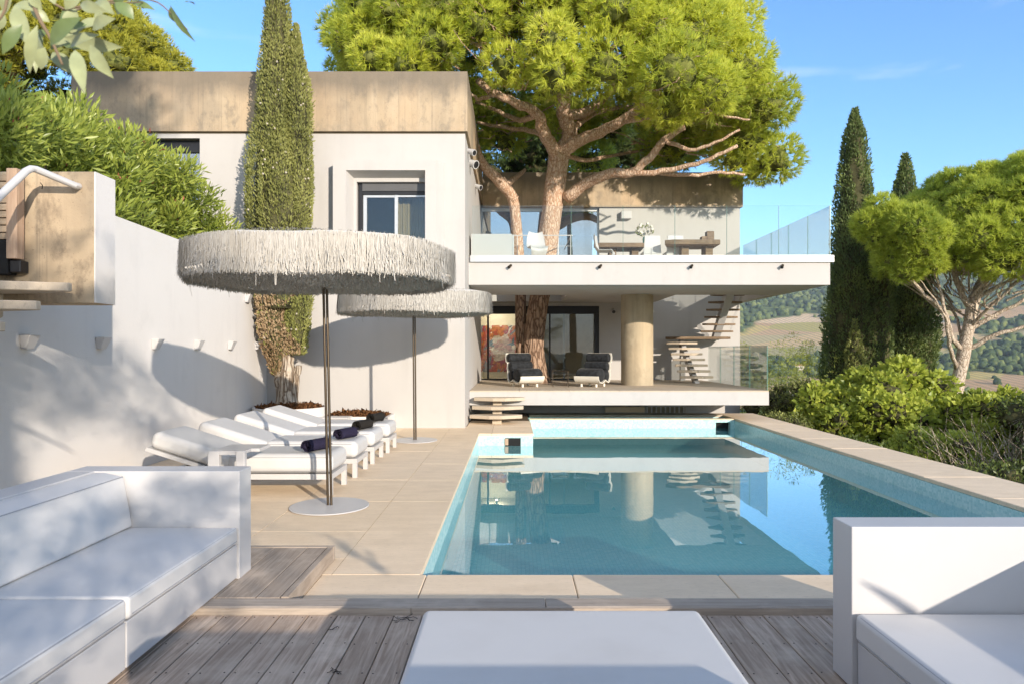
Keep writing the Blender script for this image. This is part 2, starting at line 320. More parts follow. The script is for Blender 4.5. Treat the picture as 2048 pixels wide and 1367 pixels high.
mx = t.n('MixShader'); t.l(t.rng(fr.outputs[0], .02, .38, .05, .70), mx.inputs[0]); df = t.n('BsdfDiffuse'); df.inputs[0].default_value = (.22, .72, .80, 1); m0 = t.n('MixShader'); m0.inputs[0].default_value = .22; t.l(tr.outputs[0], m0.inputs[1]); t.l(df.outputs[0], m0.inputs[2])   # diffuse turquoise added to brighten the pool, as faint turbidity
t.l(m0.outputs[0], mx.inputs[1]); t.l(gl.outputs[0], mx.inputs[2]); t.l(mx.outputs[0], t.out.inputs[0]); M['water'] = t.m
# ================================================================== SETTING: terrain
def sn(x, y, s, seed):
    r = np.random.default_rng(seed); o = np.zeros_like(x)
    for k in range(5):
        a = r.uniform(0, 6.28); f = s*(1.0+.7*k); p = r.uniform(0, 6.28)
        o += np.sin((x*math.cos(a)+y*math.sin(a))*f+p)/(1+k*.6)
    return o/2.6
def terr_h(x, y):
    r = np.hypot(x, y); d = np.clip((r-25)/600, 0, 1); h = -3.0-50*d**.8
    k = np.clip((r-720)/1700, 0, 1)*np.clip(.25+(y+400)/1200, .12, 1); h = h+k**1.25*300*(1+.18*sn(x, y, .0021, 5)); h = h+6*sn(x, y, .009, 6)*np.clip((r-120)/400, 0, 1)
    return h
def forest_at(x, y):
    r = np.hypot(x, y); f = sn(x, y, .0105, 21)+.5*sn(x, y, .026, 22)+np.clip((r-1350)/500, 0, 1)*1.3-.12; return f
nr, na = 150, 420
rr = np.concatenate([[3, 15], np.geomspace(28, 6500, nr-2)]); aa = np.linspace(0, 2*np.pi, na, endpoint=False)
RR, AA = np.meshgrid(rr, aa, indexing='ij'); X = RR*np.cos(AA); Yy = RR*np.sin(AA); Z = terr_h(X, Yy)
V = np.stack([X, Yy, Z], -1).reshape(-1, 3)
ii, kk = np.meshgrid(np.arange(nr-1), np.arange(na), indexing='ij'); k2 = (kk+1) % na
Fc = np.stack([ii*na+kk, (ii+1)*na+kk, (ii+1)*na+k2, ii*na+k2], -1).reshape(-1, 4)
t = NT('valley_ground', .95, .05); a_ = t.n('Attribute', attribute_name='tone'); p = t.pos()
strip = t.n('TexWave'); strip.inputs['Scale'].default_value = .11; strip.inputs['Distortion'].default_value = 3.5; strip.inputs['Detail'].default_value = 2; strip.inputs['Detail Scale'].default_value = .15; t.l(t.pos((.3, 1, 1)), strip.inputs['Vector'])
vo = t.n('TexVoronoi'); vo.inputs['Scale'].default_value = .011; t.l(t.pos((.6, 1, 0)), vo.inputs['Vector'])
sepc = t.n('SeparateColor'); t.l(vo.outputs['Color'], sepc.inputs[0])
fld = t.ramp(sepc.outputs[0], (0, (.50, .31, .165)), (.35, (.64, .43, .235)), (.6, (.55, .43, .13)), (.8, (.28, .28, .09)), (1, (.70, .51, .31)))
fld = t.mix(t.rng(strip.outputs[0], .3, .7, 0, .5), fld, (.28, .22, .12))
gr = t.mix(t.rng(t.noise(p, .05, 5), .35, .65), (.07, .10, .04), (.15, .18, .06))
t.color(t.mix(t.rng(a_.outputs['Fac'], -.05, .12), fld, gr))
ground = fmesh('ground', V, Fc, t.m, tone=forest_at(X, Yy).ravel(), kind='structure', smooth=True, origin=(0,0,0))
# far wood as merged clumps (nobody could count it)
def ico():
    ph = (1+5**.5)/2; v = np.array([(-1,ph,0),(1,ph,0),(-1,-ph,0),(1,-ph,0),(0,-1,ph),(0,1,ph),(0,-1,-ph),(0,1,-ph),(ph,0,-1),(ph,0,1),(-ph,0,-1),(-ph,0,1)], float)
    v /= np.linalg.norm(v[0]); f = [(0,11,5),(0,5,1),(0,1,7),(0,7,10),(0,10,11),(1,5,9),(5,11,4),(11,10,2),(10,7,6),(7,1,8),(3,9,4),(3,4,2),(3,2,6),(3,6,8),(3,8,9),(4,9,5),(2,4,11),(6,2,10),(8,6,7),(9,8,1)]
    mid = {}; v = list(v); g = []
    def m(a, b):
        k = (min(a,b), max(a,b))
        if k not in mid: q = v[a]+v[b]; v.append(q/np.linalg.norm(q)); mid[k] = len(v)-1
        return mid[k]
    for a, b, c in f: ab, bc, ca = m(a,b), m(b,c), m(c,a); g += [(a,ab,ca),(b,bc,ab),(c,ca,bc),(ab,bc,ca)]
    return np.array(v), np.array(g)
IV, IF = ico()
def blobs(C, S, jit=.18, tone=None):
    """C (n,3) centres, S (n,3) radii -> verts, faces, tones"""
    n = len(C); j = 1+RNG.normal(0, jit, (n, len(IV), 1)); V = C[:, None]+IV[None]*S[:, None]*j
    F_ = IF[None]+(np.arange(n)*len(IV))[:, None, None]; tn = np.repeat(RNG.random(n) if tone is None else tone, len(IV)); return V.reshape(-1, 3), F_.reshape(-1, 3), tn
def scatter(n, rlo, rhi, a0, a1, thr, smin, smax, name, mat):
    u = RNG.random(n*6); r = np.exp(np.log(rlo)+(np.log(rhi)-np.log(rlo))*u); a = RNG.uniform(a0, a1, n*6); x = r*np.sin(a); y = r*np.cos(a)
    k = (forest_at(x, y) > thr); x, y, r = x[k][:n], y[k][:n], r[k][:n]; s = RNG.uniform(smin, smax, len(x))*(.75+r/1500); z = terr_h(x, y)+s*.5
    V, F_, tn = blobs(np.stack([x,y,z],-1), np.stack([s, s, s*RNG.uniform(.8, 1.5, len(s))], -1)); return fmesh(name, V, F_, mat, tone=tn, kind='stuff', label='distant wood of pines and oaks covering the hillside', cat='woodland')
M['far'] = m_leaf('far_foliage', (.09, .125, .05), (.19, .22, .075), (.05, .075, .035), .1, .95, .05)
scatter(8500, 110, 2600, .20, .85, .02, 2.0, 4.2, 'far_wood', M['far'])
sc2 = scatter(700, 80, 1000, .25, .85, -.9, 1.6, 3.6, 'valley_trees', M['far']); sc2.name = 'valley_woodland'; sc2['label'] = 'scattered bushes and trees between the vineyard fields'
# small houses in the valley
M['farwall'] = m_plain('far_house_wall', (.62, .55, .45), .9); M['farroof'] = m_plain('far_house_roof', (.40, .22, .13), .9)
M['farpane'] = m_plain('far_house_window', (.05, .05, .06), .4)
for (px, Y, w, d, h, lab) in ((1603, 900, 16, 9, 6, 'long farmhouse among pines under the vineyard slope'), (1655, 520, 9, 8, 6, 'small pale house just left of the tall dark cypress'), (1935, 560, 10, 7, 5, 'pale house behind the trunk of the right stone pine'), (2020, 480, 12, 8, 5, 'tiled house at the right end of the valley')):
    x = (px-VX)*Y/F_PX; z = float(terr_h(np.array([x]), np.array([Y*1.0]))[0])+1.5
    b = thing('farmhouse', (x, Y, z), lab, 'house')
    MB().box(x-w/2, x+w/2, Y, Y+d, z-4, z+h).build('wall', M['farwall'], b)
    MB().prism([(x-w/2-.5, z+h), (x+w/2+.5, z+h), (x+w/2-1, z+h+2.4), (x-w/2+1, z+h+2.4)], Y-.4, Y+d+.4, 'y').build('roof', M['farroof'], b)
    for k in range(3):
        cx = x-w*.32+k*w*.32; MB().box(cx-.6, cx+.6, Y-.12, Y-.02, z+h-3.4, z+h-1.6).build('window', M['farpane'], b)

# ------------------------------------------------------------------ patio, pool, deck
WX = -5.1                      # garden wall face
PX0, PX1, PY0, PY1 = -.67, 5.20, 4.875, 16.06
m = MB(); m.box(-5.3, -.70, 4.0, 17.6, -3, -.009); m.box(-.698, .34, 13.2, 17.6, -3, -.009); m.box(-.698, 6.02, 4.0, 4.84, -3, -.009)
m.box(5.24, 6.02, 4.842, 17.5, -3, -.009); m.box(-6, 6.0, -9, 3.99, -3, -.10)
m.build('patio_base', M['edge'], kind='structure')
# paving slabs
pav = thing('paving', (0,0,0), None, None, kind='structure')
def slab(x0, x1, y0, y1, par, mat, z1=0, z0=-.05, g=.0026, name='slab', bev=0):
    j = random.uniform(-.0012, .0012)
    return MB().box(x0+g, x1-g, y0+g, y1-g, z0, z1+j).build(name, mat, par, bevel=bev, seg=1)
xs = [-5.1, -4.15, -3.2, -2.25, -1.30]; ys = [5.25, 6.05, 7.25, 8.45, 9.65, 10.85, 12.05, 13.16, 14.1]
for i in range(4):
    for j in range(8):
        if i == 3 and j == 0: pass
        slab(xs[i], xs[i+1], ys[j], ys[j+1], pav, M['stone'])
for i in range(1): pass
ys2 = [4.88, 6.05, 7.25, 8.45, 9.65, 10.85, 12.05, 13.16]
for j in range(7): slab(-1.30, PX0+.005, ys2[j], ys2[j+1], pav, M['stone'])
for j, (a, b) in enumerate(((13.16, 14.4), (14.4, 15.55))): slab(-1.30 if j == 0 else -.98, -.42, a, b, pav, M['stone']); slab(-.42, .385, a, b, pav, M['stone'])
slab(-5.1, -1.37, 4.16, 5.25, pav, M['stone'], z1=-.002)
slab(-1.372, -1.30, 4.88, 5.25, pav, M['stone'])
# near coping row and right coping row
cop = thing('pool_coping', (0,0,0), None, None, kind='structure')
cx = [-1.372, -.62, .42, 1.46, 2.5, 3.54, 4.58, 6.10]
for i in range(7): slab(cx[i], cx[i+1], 4.15, 4.88, cop, M['stone'], name='coping_slab', bev=.006)
cy = [4.88+i*(17.45-4.88)/10 for i in range(11)]
for i in range(10): slab(5.20, 6.12, cy[i], cy[i+1], cop, M['stone'], name='coping_slab', bev=.006)
for i in range(5): slab(.385+i*.963, .385+(i+1)*.963, 16.95, 17.45, cop, M['terr'], name='coping_slab')
# outer face of the right pool wall
MB().box(6.02, 6.09, -1, 17.45, -3.2, -.055).build('pool_outer_wall', M['plaster'], kind='structure')
# pool shell
FZ, WZ = -.80, -.235
sh = thing('pool', (2.2, 10, FZ), None, None, kind='structure')
MB().box(PX0, PX1, PY0, 16.95, FZ-.1, FZ).build('pool_floor', M['floor_mosaic'], sh)
w = MB(); w.box(PX0-.028, PX0, PY0, 13.16, FZ, -.052); w.box(PX0, .376, 13.16, 13.19, FZ, -.052); w.box(.348, .376, 13.19, 16.95, FZ, -.052)
w.box(PX1, PX1+.03, PY0, 16.95, FZ, -.052); w.box(PX0, PX1, PY0-.03, PY0, FZ, -.052); w.box(.376, PX1, 16.95, 16.98, FZ, -.052)
w.build('pool_side', M['mosaic'], sh)
# weir wall across the far end with thin stone lip
w = MB(); w.box(.376, 4.76, 16.06, 16.2, FZ, -.03); w.box(5.10, PX1, 16.06, 16.2, FZ, -.03); w.box(4.76, 5.10, 16.06, 16.2, FZ, -.30); w.box(4.76, 5.10, 16.06, 16.2, -.09, -.03); w.build('weir_wall', M['mosaic'], sh)
MB().box(.38, PX1-.01, 16.04, 16.22, -.03, -.005).build('weir_lip', M['stone'], sh)
MB().box(4.77, 5.09, 16.17, 16.19, -.30, -.09).build('skimmer_dark_plate', M['rubber'], sh)  # black plate gives the opening its shade by colour
# skimmer in the left block: black plate on the face stands for its shaded mouth
sk = thing('pool_skimmer', (.1, 13.15, -.2), 'square skimmer opening in the tiled block at the left far corner of the pool', 'skimmer')
MB().box(-.16, .14, 13.150, 13.157, -.235, -.085).build('opening', M['rubber'], sk); MB().box(-.17, -.10, 13.143, 13.149, -.22, -.095).build('flap', M['post'], sk)
MB().box(.14, .165, 13.146, 13.157, -.235, -.075).build('frame', M['mosaic'], sk)
wv = MB(); wv.quad((PX0, PY0, WZ), (PX1, PY0, WZ), (PX1, 16.95, WZ), (PX0, 16.95, WZ)); wo = wv.build('pool_water', M['water'], kind='structure')

# deck
deck = thing('wooden_deck', (0, 1.5, 0), None, None, kind='structure')
MB().box(-5.0, 6.0, -5.5, 3.99, -.10, .005).build('deck_frame', M['rubber'], deck)
DZ = .055; pw = .1655; x = -5.0; scr = MB(); k = 0
while x < 5.9:
    cut = [] ; y0 = -2.6; brk = random.choice([-1.2, -.6, .2])
    if x > 1.1: y1 = 3.99
    else: y1 = 3.99
    for a, b in ((-2.6, brk), (brk, y1)):
        MB().box(x+.003, x+pw-.003, a+.002, b-.002, .01, DZ+random.uniform(-.0015, .0015)).build('plank', M['deck'], deck, bevel=.003, seg=1)
    for yy in (3.95, 3.60, 3.27, 2.93, 2.58):
        for dx in (.025, pw-.028):
            if -3 < x < 3: scr.lathe([(.0001, 0), (.0042, 0), (.0042, .0012), (.0001, .0012)], (x+dx, yy+random.uniform(-.008, .008), DZ+.0012), 6)
    x += pw; k += 1
scr.build('deck_screws', M['rubber'], deck, kind='stuff')
for a, b in ((-5.0, -2.2), (-2.2, .19), (.19, 2.9), (2.9, 6.0)): MB().box(a+.002, b-.002, 4.005, 4.145, .03, .098).build('beam', M['beam'], deck, bevel=.004, seg=1)
for a, b in ((-5.0, -.6), (-.6, 2.3), (2.3, 6.0)): MB().box(a+.002, b-.002, 3.992, 4.004, .01, .094).build('beam_face', M['beam'], deck)
# raised timber platform on the left
pl = thing('timber_platform', (-3.2, 4.7, 0), 'low raised platform of grey boards between sofa and stone paving', 'platform')
x = -5.0; k = 0
while x < -1.5:
    x1 = min(x+.245, -1.42); MB().box(x+.003, x1-.003, 4.15, 5.20, .06, .100+random.uniform(-.0015, .0015)).build('board', M['step_wood'], pl, bevel=.003, seg=1); x = x1+.0001
MB().box(-5.0, -1.37, 5.205, 5.245, 0, .104).build('edge_board', M['beam'], pl, bevel=.003, seg=1); MB().box(-1.415, -1.37, 4.15, 5.20, 0, .104).build('edge_board', M['step_wood'], pl, bevel=.003, seg=1)
MB().box(-5.0, -1.44, 4.17, 5.19, 0, .058).build('joists', M['rubber'], pl)
# twigs lying on the deck
def twig(cx, cy, z, n, s, lab):
    o = MB()
    for _ in range(n):
        a = random.uniform(0, 6.28); p = [(cx+random.uniform(-s,s)*.4, cy+random.uniform(-s,s)*.3, z+.004)]
        for q in range(4): a += random.uniform(-.9, .9); p.append((p[-1][0]+math.cos(a)*s*.45, p[-1][1]+math.sin(a)*s*.3, z+.004+random.uniform(0, .012)))
        o.tube(p, .0016, 4)
    o.build('twig', M['rubber'], label=lab, cat='twig')
twig(-.62, 3.93, DZ, 7, .05, 'tangle of dry black twigs on the deck by the beam'); twig(-.98, 3.80, DZ, 2, .04, 'single curled twig on the deck left of the tangle'); twig(-.87, 3.28, DZ, 4, .035, 'small curl of dry twig low on the grey deck')

# ------------------------------------------------------------------ garden wall on the left with its bank
gw = thing('garden_wall', (WX, 8, 0), 'long white plastered retaining wall on the left of the terrace', 'wall')
MB().prism([(-6, -.06), (14.1, -.06), (14.1, 3.2), (8.6, 3.32), (-6, 3.5)], WX-.28, WX, 'x').build('wall_face', M['plaster2'], gw, origin=(WX, 8, 0))
MB().prism([(-6, -3), (14.05, -3), (14.05, 2.98), (8.6, 3.1), (-6, 3.2)], -30, WX-.285, 'x').build('garden_bank', M['soil'], kind='structure')
MB().box(-40, -9.3, 14.06, 60, -3, 3.0).build('upper_garden', M['soil'], kind='structure')
def wall_light(x, y, z, lab):
    o = thing('wall_light', (x, y, z), lab, 'wall lamp', 'wedge lamps along the garden wall')
    s = MB(); s.add([(0,-.085,.07),(0,.085,.07),(.115,.085,.07),(.115,-.085,.07),(0,-.055,-.075),(0,.055,-.075),(.055,.055,-.075),(.055,-.055,-.075)], [(0,1,2,3),(7,6,5,4),(0,3,7,4),(1,5,6,2),(2,6,7,3),(0,4,5,1)])
    s.v = [(a+x, b+y, c+z) for a, b, c in s.v]; s.build('lamp_body', M['lacquer'], o, bevel=.004, seg=1)
    MB().box(x+.012, x+.10, y-.065, y+.065, z+.0705, z+.074).build('diffuser', M['shell'], o)
words = ['nearest to the camera, half lit', 'second from the camera', 'third from the camera, above the umbrella shadow', 'fourth from the camera', 'fifth from the camera', 'farthest, beside the cypress']
for i in range(6): wall_light(WX+.002, 7.12+1.28*i, 1.69, 'white wedge lamp on the garden wall, '+words[i])
wall_light(WX+.002, 13.0, 2.58, 'white wedge lamp high on the garden wall under the big umbrella')

# concrete stair block on the left with treads and handrail
bl = thing('stair_landing', (-4.6, 6.45, 2.0), 'raw concrete stair landing block with a white end, jutting from the garden wall', 'stair landing')
MB().box(-6.4, -3.862, 6.28, 6.60, 2.03, 3.24).build('landing_wall', M['rawcon'], bl, bevel=.006, seg=1)
MB().box(-3.860, -3.85, 6.285, 6.60, 2.035, 3.24).build('end_face', M['plaster2'], bl)
ht = NT('hook', .8); hook = MB().tube([at(84, 378, 6.26), at(85, 371, 6.2), at(81, 366, 6.2)], .004, 5).build('hook', M['rubber'], bl)
def tread_mb(w, d, th, c=(0,0,0), tip=.03, mid=.10, rot=0):
    q = [(-w/2,-tip),(-w*mid,-d/2),(w*mid,-d/2),(w/2,-tip),(w/2,tip),(w*mid,d/2),(-w*mid,d/2),(-w/2,tip)]
    if rot: q = [(a*math.cos(rot)-b*math.sin(rot), a*math.sin(rot)+b*math.cos(rot)) for a, b in q]
    return MB().prism([(a+c[0], b+c[1]) for a, b in q], c[2]-th, c[2])
st = thing('garden_stair', (-5, 5, 0), 'open stair of pointed concrete treads coming down beside the garden wall', 'stairs')
for i in range(11):
    tread_mb(1.42, .50, .075, (-4.62-.02*i, 6.02-.37*i, 2.19-.185*i)).build('tread', M['stepcon'], st, bevel=.006, seg=1)
MB().prism([(6.1, 2.1), (6.1, 1.9), (2.3, 0), (2.0, 0)], -4.72, -4.56, 'x').build('stringer', M['stepcon'], st)
hr = thing('handrail', (-4.2, 5.4, 2.4), 'bent white tube handrail fixed to the concrete landing block', 'handrail')
MB().tube([at(157, 373, 6.27), at(150, 371.5, 6.20), at(72, 339, 5.95), at(62, 338, 5.90), at(52, 343, 5.85), at(0, 392, 5.55), at(-160, 560, 4.7)], .031, 14).build('rail_tube', M['white_metal'], hr, smooth=40)
MB().lathe([(.001, 0), (.05, 0), (.05, .012), (.001, .012)], (0,0,0), 16)
sc_ = thing('slatted_shutter', (-5, 6.2, 2.4), 'weathered wooden slats with an upright post at the left edge of the picture', 'shutter')
for i in range(9): MB().box(-5.6, -4.558, 6.17, 6.215, 2.60+i*.066, 2.656+i*.066).build('slat', M['slat'], sc_, bevel=.003, seg=1)
MB().box(-4.55, -4.455, 6.12, 6.22, 2.42, 3.23).build('post', M['post'], sc_, bevel=.004, seg=1)
spk = thing('garden_speaker', (-5, 6.18, 2.3), 'black mesh box hanging below the wooden slats', 'speaker')
MB().box(-5.3, -4.552, 6.14, 6.26, 2.28, 2.59).build('mesh_grille', M['rubber'], spk, bevel=.01)
MB().box(-4.55, -4.45, 6.16, 6.27, 2.30, 2.41).build('bracket', M['dark'], spk, bevel=.01)
# ================================================================== HOUSE
H = thing('villa', (0, 18, 0), 'modernist white villa with board marked concrete roof band and wide cantilevered terraces', 'villa')
def hb(name, mat, *b, label=None, bevel=0, parent=None): return MB().box(*b).build(name, mat, parent or H, label=label, bevel=bevel, seg=1)
CX = -1.0; FY = 14.1
# front wing walls round two openings: strip window (x -9..-6.48, z 4.6..5.97), bay window (-3.22..-1.81, z 3.75..5.06)
w = MB(); w.box(-9.05, -6.48, FY, FY+.3, -.06, 4.6); w.box(-9.05, -6.48, FY, FY+.3, 5.97, 6.06); w.box(-6.48, -3.24, FY, FY+.3, -.06, 6.06)
w.box(-3.24, -1.80, FY, FY+.3, -.06, 3.70); w.box(-3.24, -1.80, FY, FY+.3, 5.07, 6.06); w.box(-1.80, CX, FY, FY+.3, -.06, 6.06)
w.box(CX-.3, CX, FY+.3, 21.1, -.06, 6.06); w.box(-9.05, -8.8, FY+.3, 24, -.06, 6.06)
w.build('front_wing_wall', M['plaster'], H)
hb('roof_slab', M['rawcon'], -9.0, CX-.05, FY+.3, 24, 6.10, 6.55)
hb('shadow_gap', M['dim'], -9.05, CX, FY+.03, FY+.28, 6.06, 6.10)
hb('roof_band', M['roofcon'], -9.10, CX+.05, FY-.05, FY+.30, 6.10, 7.33)
MB().prism([(FY+.302, 6.10), (21.05, 6.10), (21.05, 6.9), (20.2, 7.33), (FY+.302, 7.33)], CX-.25, CX+.05, 'x').build('roof_band', M['roofcon'], H)
hb('roof_band', M['roofcon'], -9.10, -8.85, FY+.302, 24, 6.10, 7.33)
M['slate'] = m_plain('slate_grey_roller', (.13, .125, .12), .4, .4, .3)
# bay window: proud splayed box
bay = MB()
zs0, zs1, xs0, xs1 = 3.50, 5.44, -3.66, -1.57
fy = FY-.27
def fr4(m, a, b, ya, yb):  # ring of quads between outer rect a and inner rect b
    A = [(a[0], ya, a[2]), (a[1], ya, a[2]), (a[1], ya, a[3]), (a[0], ya, a[3])]; B = [(b[0], yb, b[2]), (b[1], yb, b[2]), (b[1], yb, b[3]), (b[0], yb, b[3])]
    for i in range(4): j = (i+1) % 4; m.quad(A[i], A[j], B[j], B[i])
fr4(bay, (xs0, xs1+.14, zs0, zs1), (xs0, xs1, zs0, zs1), FY-.002, fy)            # sides, right one splayed
fr4(bay, (xs0, xs1, zs0, zs1), (-3.40, -1.79, 3.70, 5.24), fy, fy); fr4(bay, (-3.40, -1.79, 3.70, 5.24), (-3.215, -1.815, 3.76, 5.07), fy, FY+.22)
bay.build('window_surround', M['plaster'], H)
win = hb('window', M['dark'], -3.215, -3.14, FY+.10, FY+.22, 3.76, 5.07, label='dark framed sliding window in the splayed white surround')
def sub(name, mat, *b): return MB().box(*b).build(name, mat, win)
sub('roller_box', M['slate'], -3.14, -1.83, FY+.08, FY+.2, 4.90, 5.07); sub('frame_bar', M['dark'], -3.14, -1.83, FY+.10, FY+.2, 4.83, 4.898)
fr = M['alu']; sub('sash', fr, -3.13, -3.06, FY+.13, FY+.17, 3.76, 4.825); sub('sash', fr, -2.475, -2.41, FY+.12, FY+.18, 3.76, 4.825); sub('sash', fr, -3.06, -2.475, FY+.13, FY+.17, 4.775, 4.825)
sub('sash', fr, -2.41, -1.83, FY+.13, FY+.17, 4.785, 4.825); sub('sash', fr, -1.83, -1.815, FY+.10, FY+.2, 3.76, 5.07)
sub('pane', M['window2'], -3.06, -2.475, FY+.148, FY+.156, 3.76, 4.775); sub('pane', M['window2'], -2.41, -1.83, FY+.148, FY+.156, 3.76, 4.785)
# room behind bay window
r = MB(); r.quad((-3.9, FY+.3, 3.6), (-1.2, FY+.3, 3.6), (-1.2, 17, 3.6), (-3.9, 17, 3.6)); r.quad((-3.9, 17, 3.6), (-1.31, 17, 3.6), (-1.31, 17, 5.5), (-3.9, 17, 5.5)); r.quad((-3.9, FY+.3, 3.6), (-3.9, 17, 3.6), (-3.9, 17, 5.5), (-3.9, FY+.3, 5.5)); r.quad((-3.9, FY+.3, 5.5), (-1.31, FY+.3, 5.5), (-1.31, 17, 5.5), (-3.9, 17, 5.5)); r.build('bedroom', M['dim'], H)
c = MB()
for i in range(14): c.tube([(-2.44+i*.05, FY+.42+.02*(i % 2), 3.6), (-2.44+i*.05, FY+.42+.02*(i % 2), 5.0)], .03, 8)
c.build('curtain', M['curtain'], H, smooth=40)
# strip window left
sw = hb('window', M['dark'], -8.8, -6.485, FY+.15, FY+.25, 5.72, 5.97, label='long strip window half hidden by the oleander')
MB().box(-8.8, -6.52, FY+.195, FY+.205, 4.62, 5.72).build('pane', M['window'], sw); MB().box(-6.52, -6.485, FY+.15, FY+.25, 4.62, 5.72).build('frame', M['alu'], sw)
for xx in (-7.6, -8.3): MB().box(xx, xx+.05, FY+.16, FY+.24, 4.62, 5.72).build('frame', M['dark'], sw)
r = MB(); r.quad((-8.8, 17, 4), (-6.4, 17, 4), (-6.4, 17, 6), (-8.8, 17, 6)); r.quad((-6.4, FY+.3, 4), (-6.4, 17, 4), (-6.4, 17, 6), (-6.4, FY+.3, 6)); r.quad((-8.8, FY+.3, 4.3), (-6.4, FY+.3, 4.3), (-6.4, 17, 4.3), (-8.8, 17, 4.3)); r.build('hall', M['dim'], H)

# rear wing: wall at WY
WY = 21.1; X1 = 7.0; DX = 2.65
w = MB(); w.box(DX, X1, WY, WY+.3, -2.8, 2.96); w.box(DX, X1, WY, WY+.3, 3.68, 6.0); w.box(CX-.3, X1, WY, WY+.3, 2.96, 3.68); w.box(X1-.3, X1, WY+.3, 27, -2.8, 6.0); w.box(CX-.3, DX, WY, WY+.3, -2.8, .655)
w.build('rear_wing_wall', M['plaster'], H)
hb('roof_band', M['wingcon'], CX+.052, X1+.06, WY-.10, WY+.30, 6.0, 7.06); hb('roof_band', M['wingcon'], X1-.3, X1+.06, WY+.302, 27, 6.0, 7.06)
hb('roof_slab', M['rawcon'], CX-.3, X1-.31, WY+.301, 27, 5.95, 6.3)
hb('chimney', M['wingcon'], 2.75, 4.65, WY+.9, WY+2.2, 6.3, 7.32)
hb('side_wall', M['plaster'], CX-.3, CX, 21.101+.3, 27, -.06, 6.0) if False else None
# living room behind sliding doors
r = MB(); x0, x1, yb = -1.6, 3.4, 26.0
r.quad((x0, WY+.31, .66), (x1, WY+.31, .66), (x1, yb, .66), (x0, yb, .66)); r.quad((x0, yb, .66), (x1, yb, .66), (x1, yb, 2.98), (x0, yb, 2.98)); r.quad((x0, WY+.31, .66), (x0, yb, .66), (x0, yb, 2.98), (x0, WY+.31, 2.98)); r.quad((x1, WY+.31, .66), (x1, yb, .66), (x1, yb, 2.98), (x1, WY+.31, 2.98)); r.quad((x0, WY+.31, 2.98), (x1, WY+.31, 2.98), (x1, yb, 2.98), (x0, yb, 2.98))
r.build('living_room', M['room'], H)
dr = hb('sliding_doors', M['dark'], CX, DX, WY+.02, WY+.2, 2.72, 2.955, label='wide black framed sliding glass doors')
def dsub(name, mat, *b, bevel=0): return MB().box(*b).build(name, mat, dr)
dsub('frame', M['dark'], DX-.14, DX-.002, WY+.02, WY+.2, .67, 2.718); dsub('frame', M['dark'], CX, DX-.14, WY+.03, WY+.2, .67, .73); dsub('frame', M['dark'], -.82+0, -.76, WY+.06, WY+.16, .732, 2.718)
dsub('frame', M['dark'], 1.10, 1.15, WY+.05, WY+.15, .732, 2.718); dsub('frame', M['dark'], 2.24, 2.28, WY+.08, WY+.13, .732, 2.718) if False else None
dsub('frame', M['lacquer'], 1.55, 1.60, WY+.22, WY+.26, .73, 2.72)
for a, b, yy in ((CX, -.825, .11), (-.755, 1.098, .12), (1.152, 2.508, .10)): dsub('pane', M['window2'], a, b, WY+yy, WY+yy+.008, .732, 2.716)
# painting: loose strokes, strong colours, an abstract head-like composition of our own
pt = thing('painting', (-.55, 23.2, .8), 'large colourful painting of warm strokes behind the left glass door', 'painting')
MB().box(-1.25, .42, 23.22, 23.26, .86, 2.45).build('canvas', M['shell'], pt)
pc = [(.55,.10,.06),(.62,.22,.08),(.45,.07,.12),(.60,.42,.35),(.25,.25,.30),(.70,.55,.45),(.10,.18,.25),(.58,.30,.28),(.50,.16,.10),(.75,.62,.52)]
pm = [m_plain('paint_%s' % n_, c_, .5, amt=.3, sc=9) for n_, c_ in zip('red orange crimson rose slate blush navy coral rust cream'.split(), pc)]
strokes = [MB() for _ in pc]
for i in range(420):
    u, v_ = random.random(), random.random(); xx = -1.22+u*1.6; zz = .9+v_*1.5; dcen = math.hypot((xx+.42)/.6, (zz-1.65)/.62)
    ci = random.choice([3,5,9,7]) if dcen < .75 else random.choice([0,1,2,8,0,1,4])
    if .25 < abs(xx+.42) < .42 and abs(zz-1.85) < .09: ci = 6
    if abs(xx+.42) < .2 and abs(zz-1.22) < .07: ci = 2
    a = random.uniform(-.6, .6)+(1.2 if dcen > .75 else 0); L, wd = random.uniform(.07, .2), random.uniform(.035, .08); cs, s_ = math.cos(a), math.sin(a)
    pts = [(xx+cs*p*L-s_*q*wd, zz+s_*p*L+cs*q*wd) for p, q in ((-1,0),(-.6,-1),(.6,-1),(1,0),(.6,1),(-.6,1))]; pts = [(min(.41, max(-1.24, a_)), min(2.44, max(.87, b_))) for a_, b_ in pts]
    strokes[ci].prism(pts, 23.219-.0004*(i+1)*.1-.0004, 23.22, 'y')
for s_, mm in zip(strokes, pm):
    if s_.v: s_.build('brushwork', mm, pt, kind='stuff')
MB().box(-1.6, .75, 23.28, 23.4, .67, 2.97).build('partition', M['room'], H)
rl = thing('ceiling_spotlight', (-.55, 22.4, 2.9), 'small lit ceiling spotlight in front of the painting', 'spotlight')
MB().lathe([(.03, 2.86), (.045, 2.975)], (-.55, 22.4, 0), 12).build('lamp_head', M['lacquer'], rl)
te = NT('lamp_glow'); te.b.inputs['Emission Color'].default_value = (1, .8, .55, 1); te.b.inputs['Emission Strength'].default_value = 12; MB().lathe([(.001, 2.853), (.028, 2.853), (.028, 2.859), (.001, 2.859)], (-.55, 22.4, 0), 12).build('bulb', te.m, rl)
pd_ = bpy.data.lights.new('room_lamp', 'POINT'); po = bpy.data.objects.new('room_lamp', pd_); COL.objects.link(po); po.location = (-.55, 22.4, 2.84); pd_.energy = 22; pd_.color = (1, .84, .62); pd_.shadow_soft_size = .02
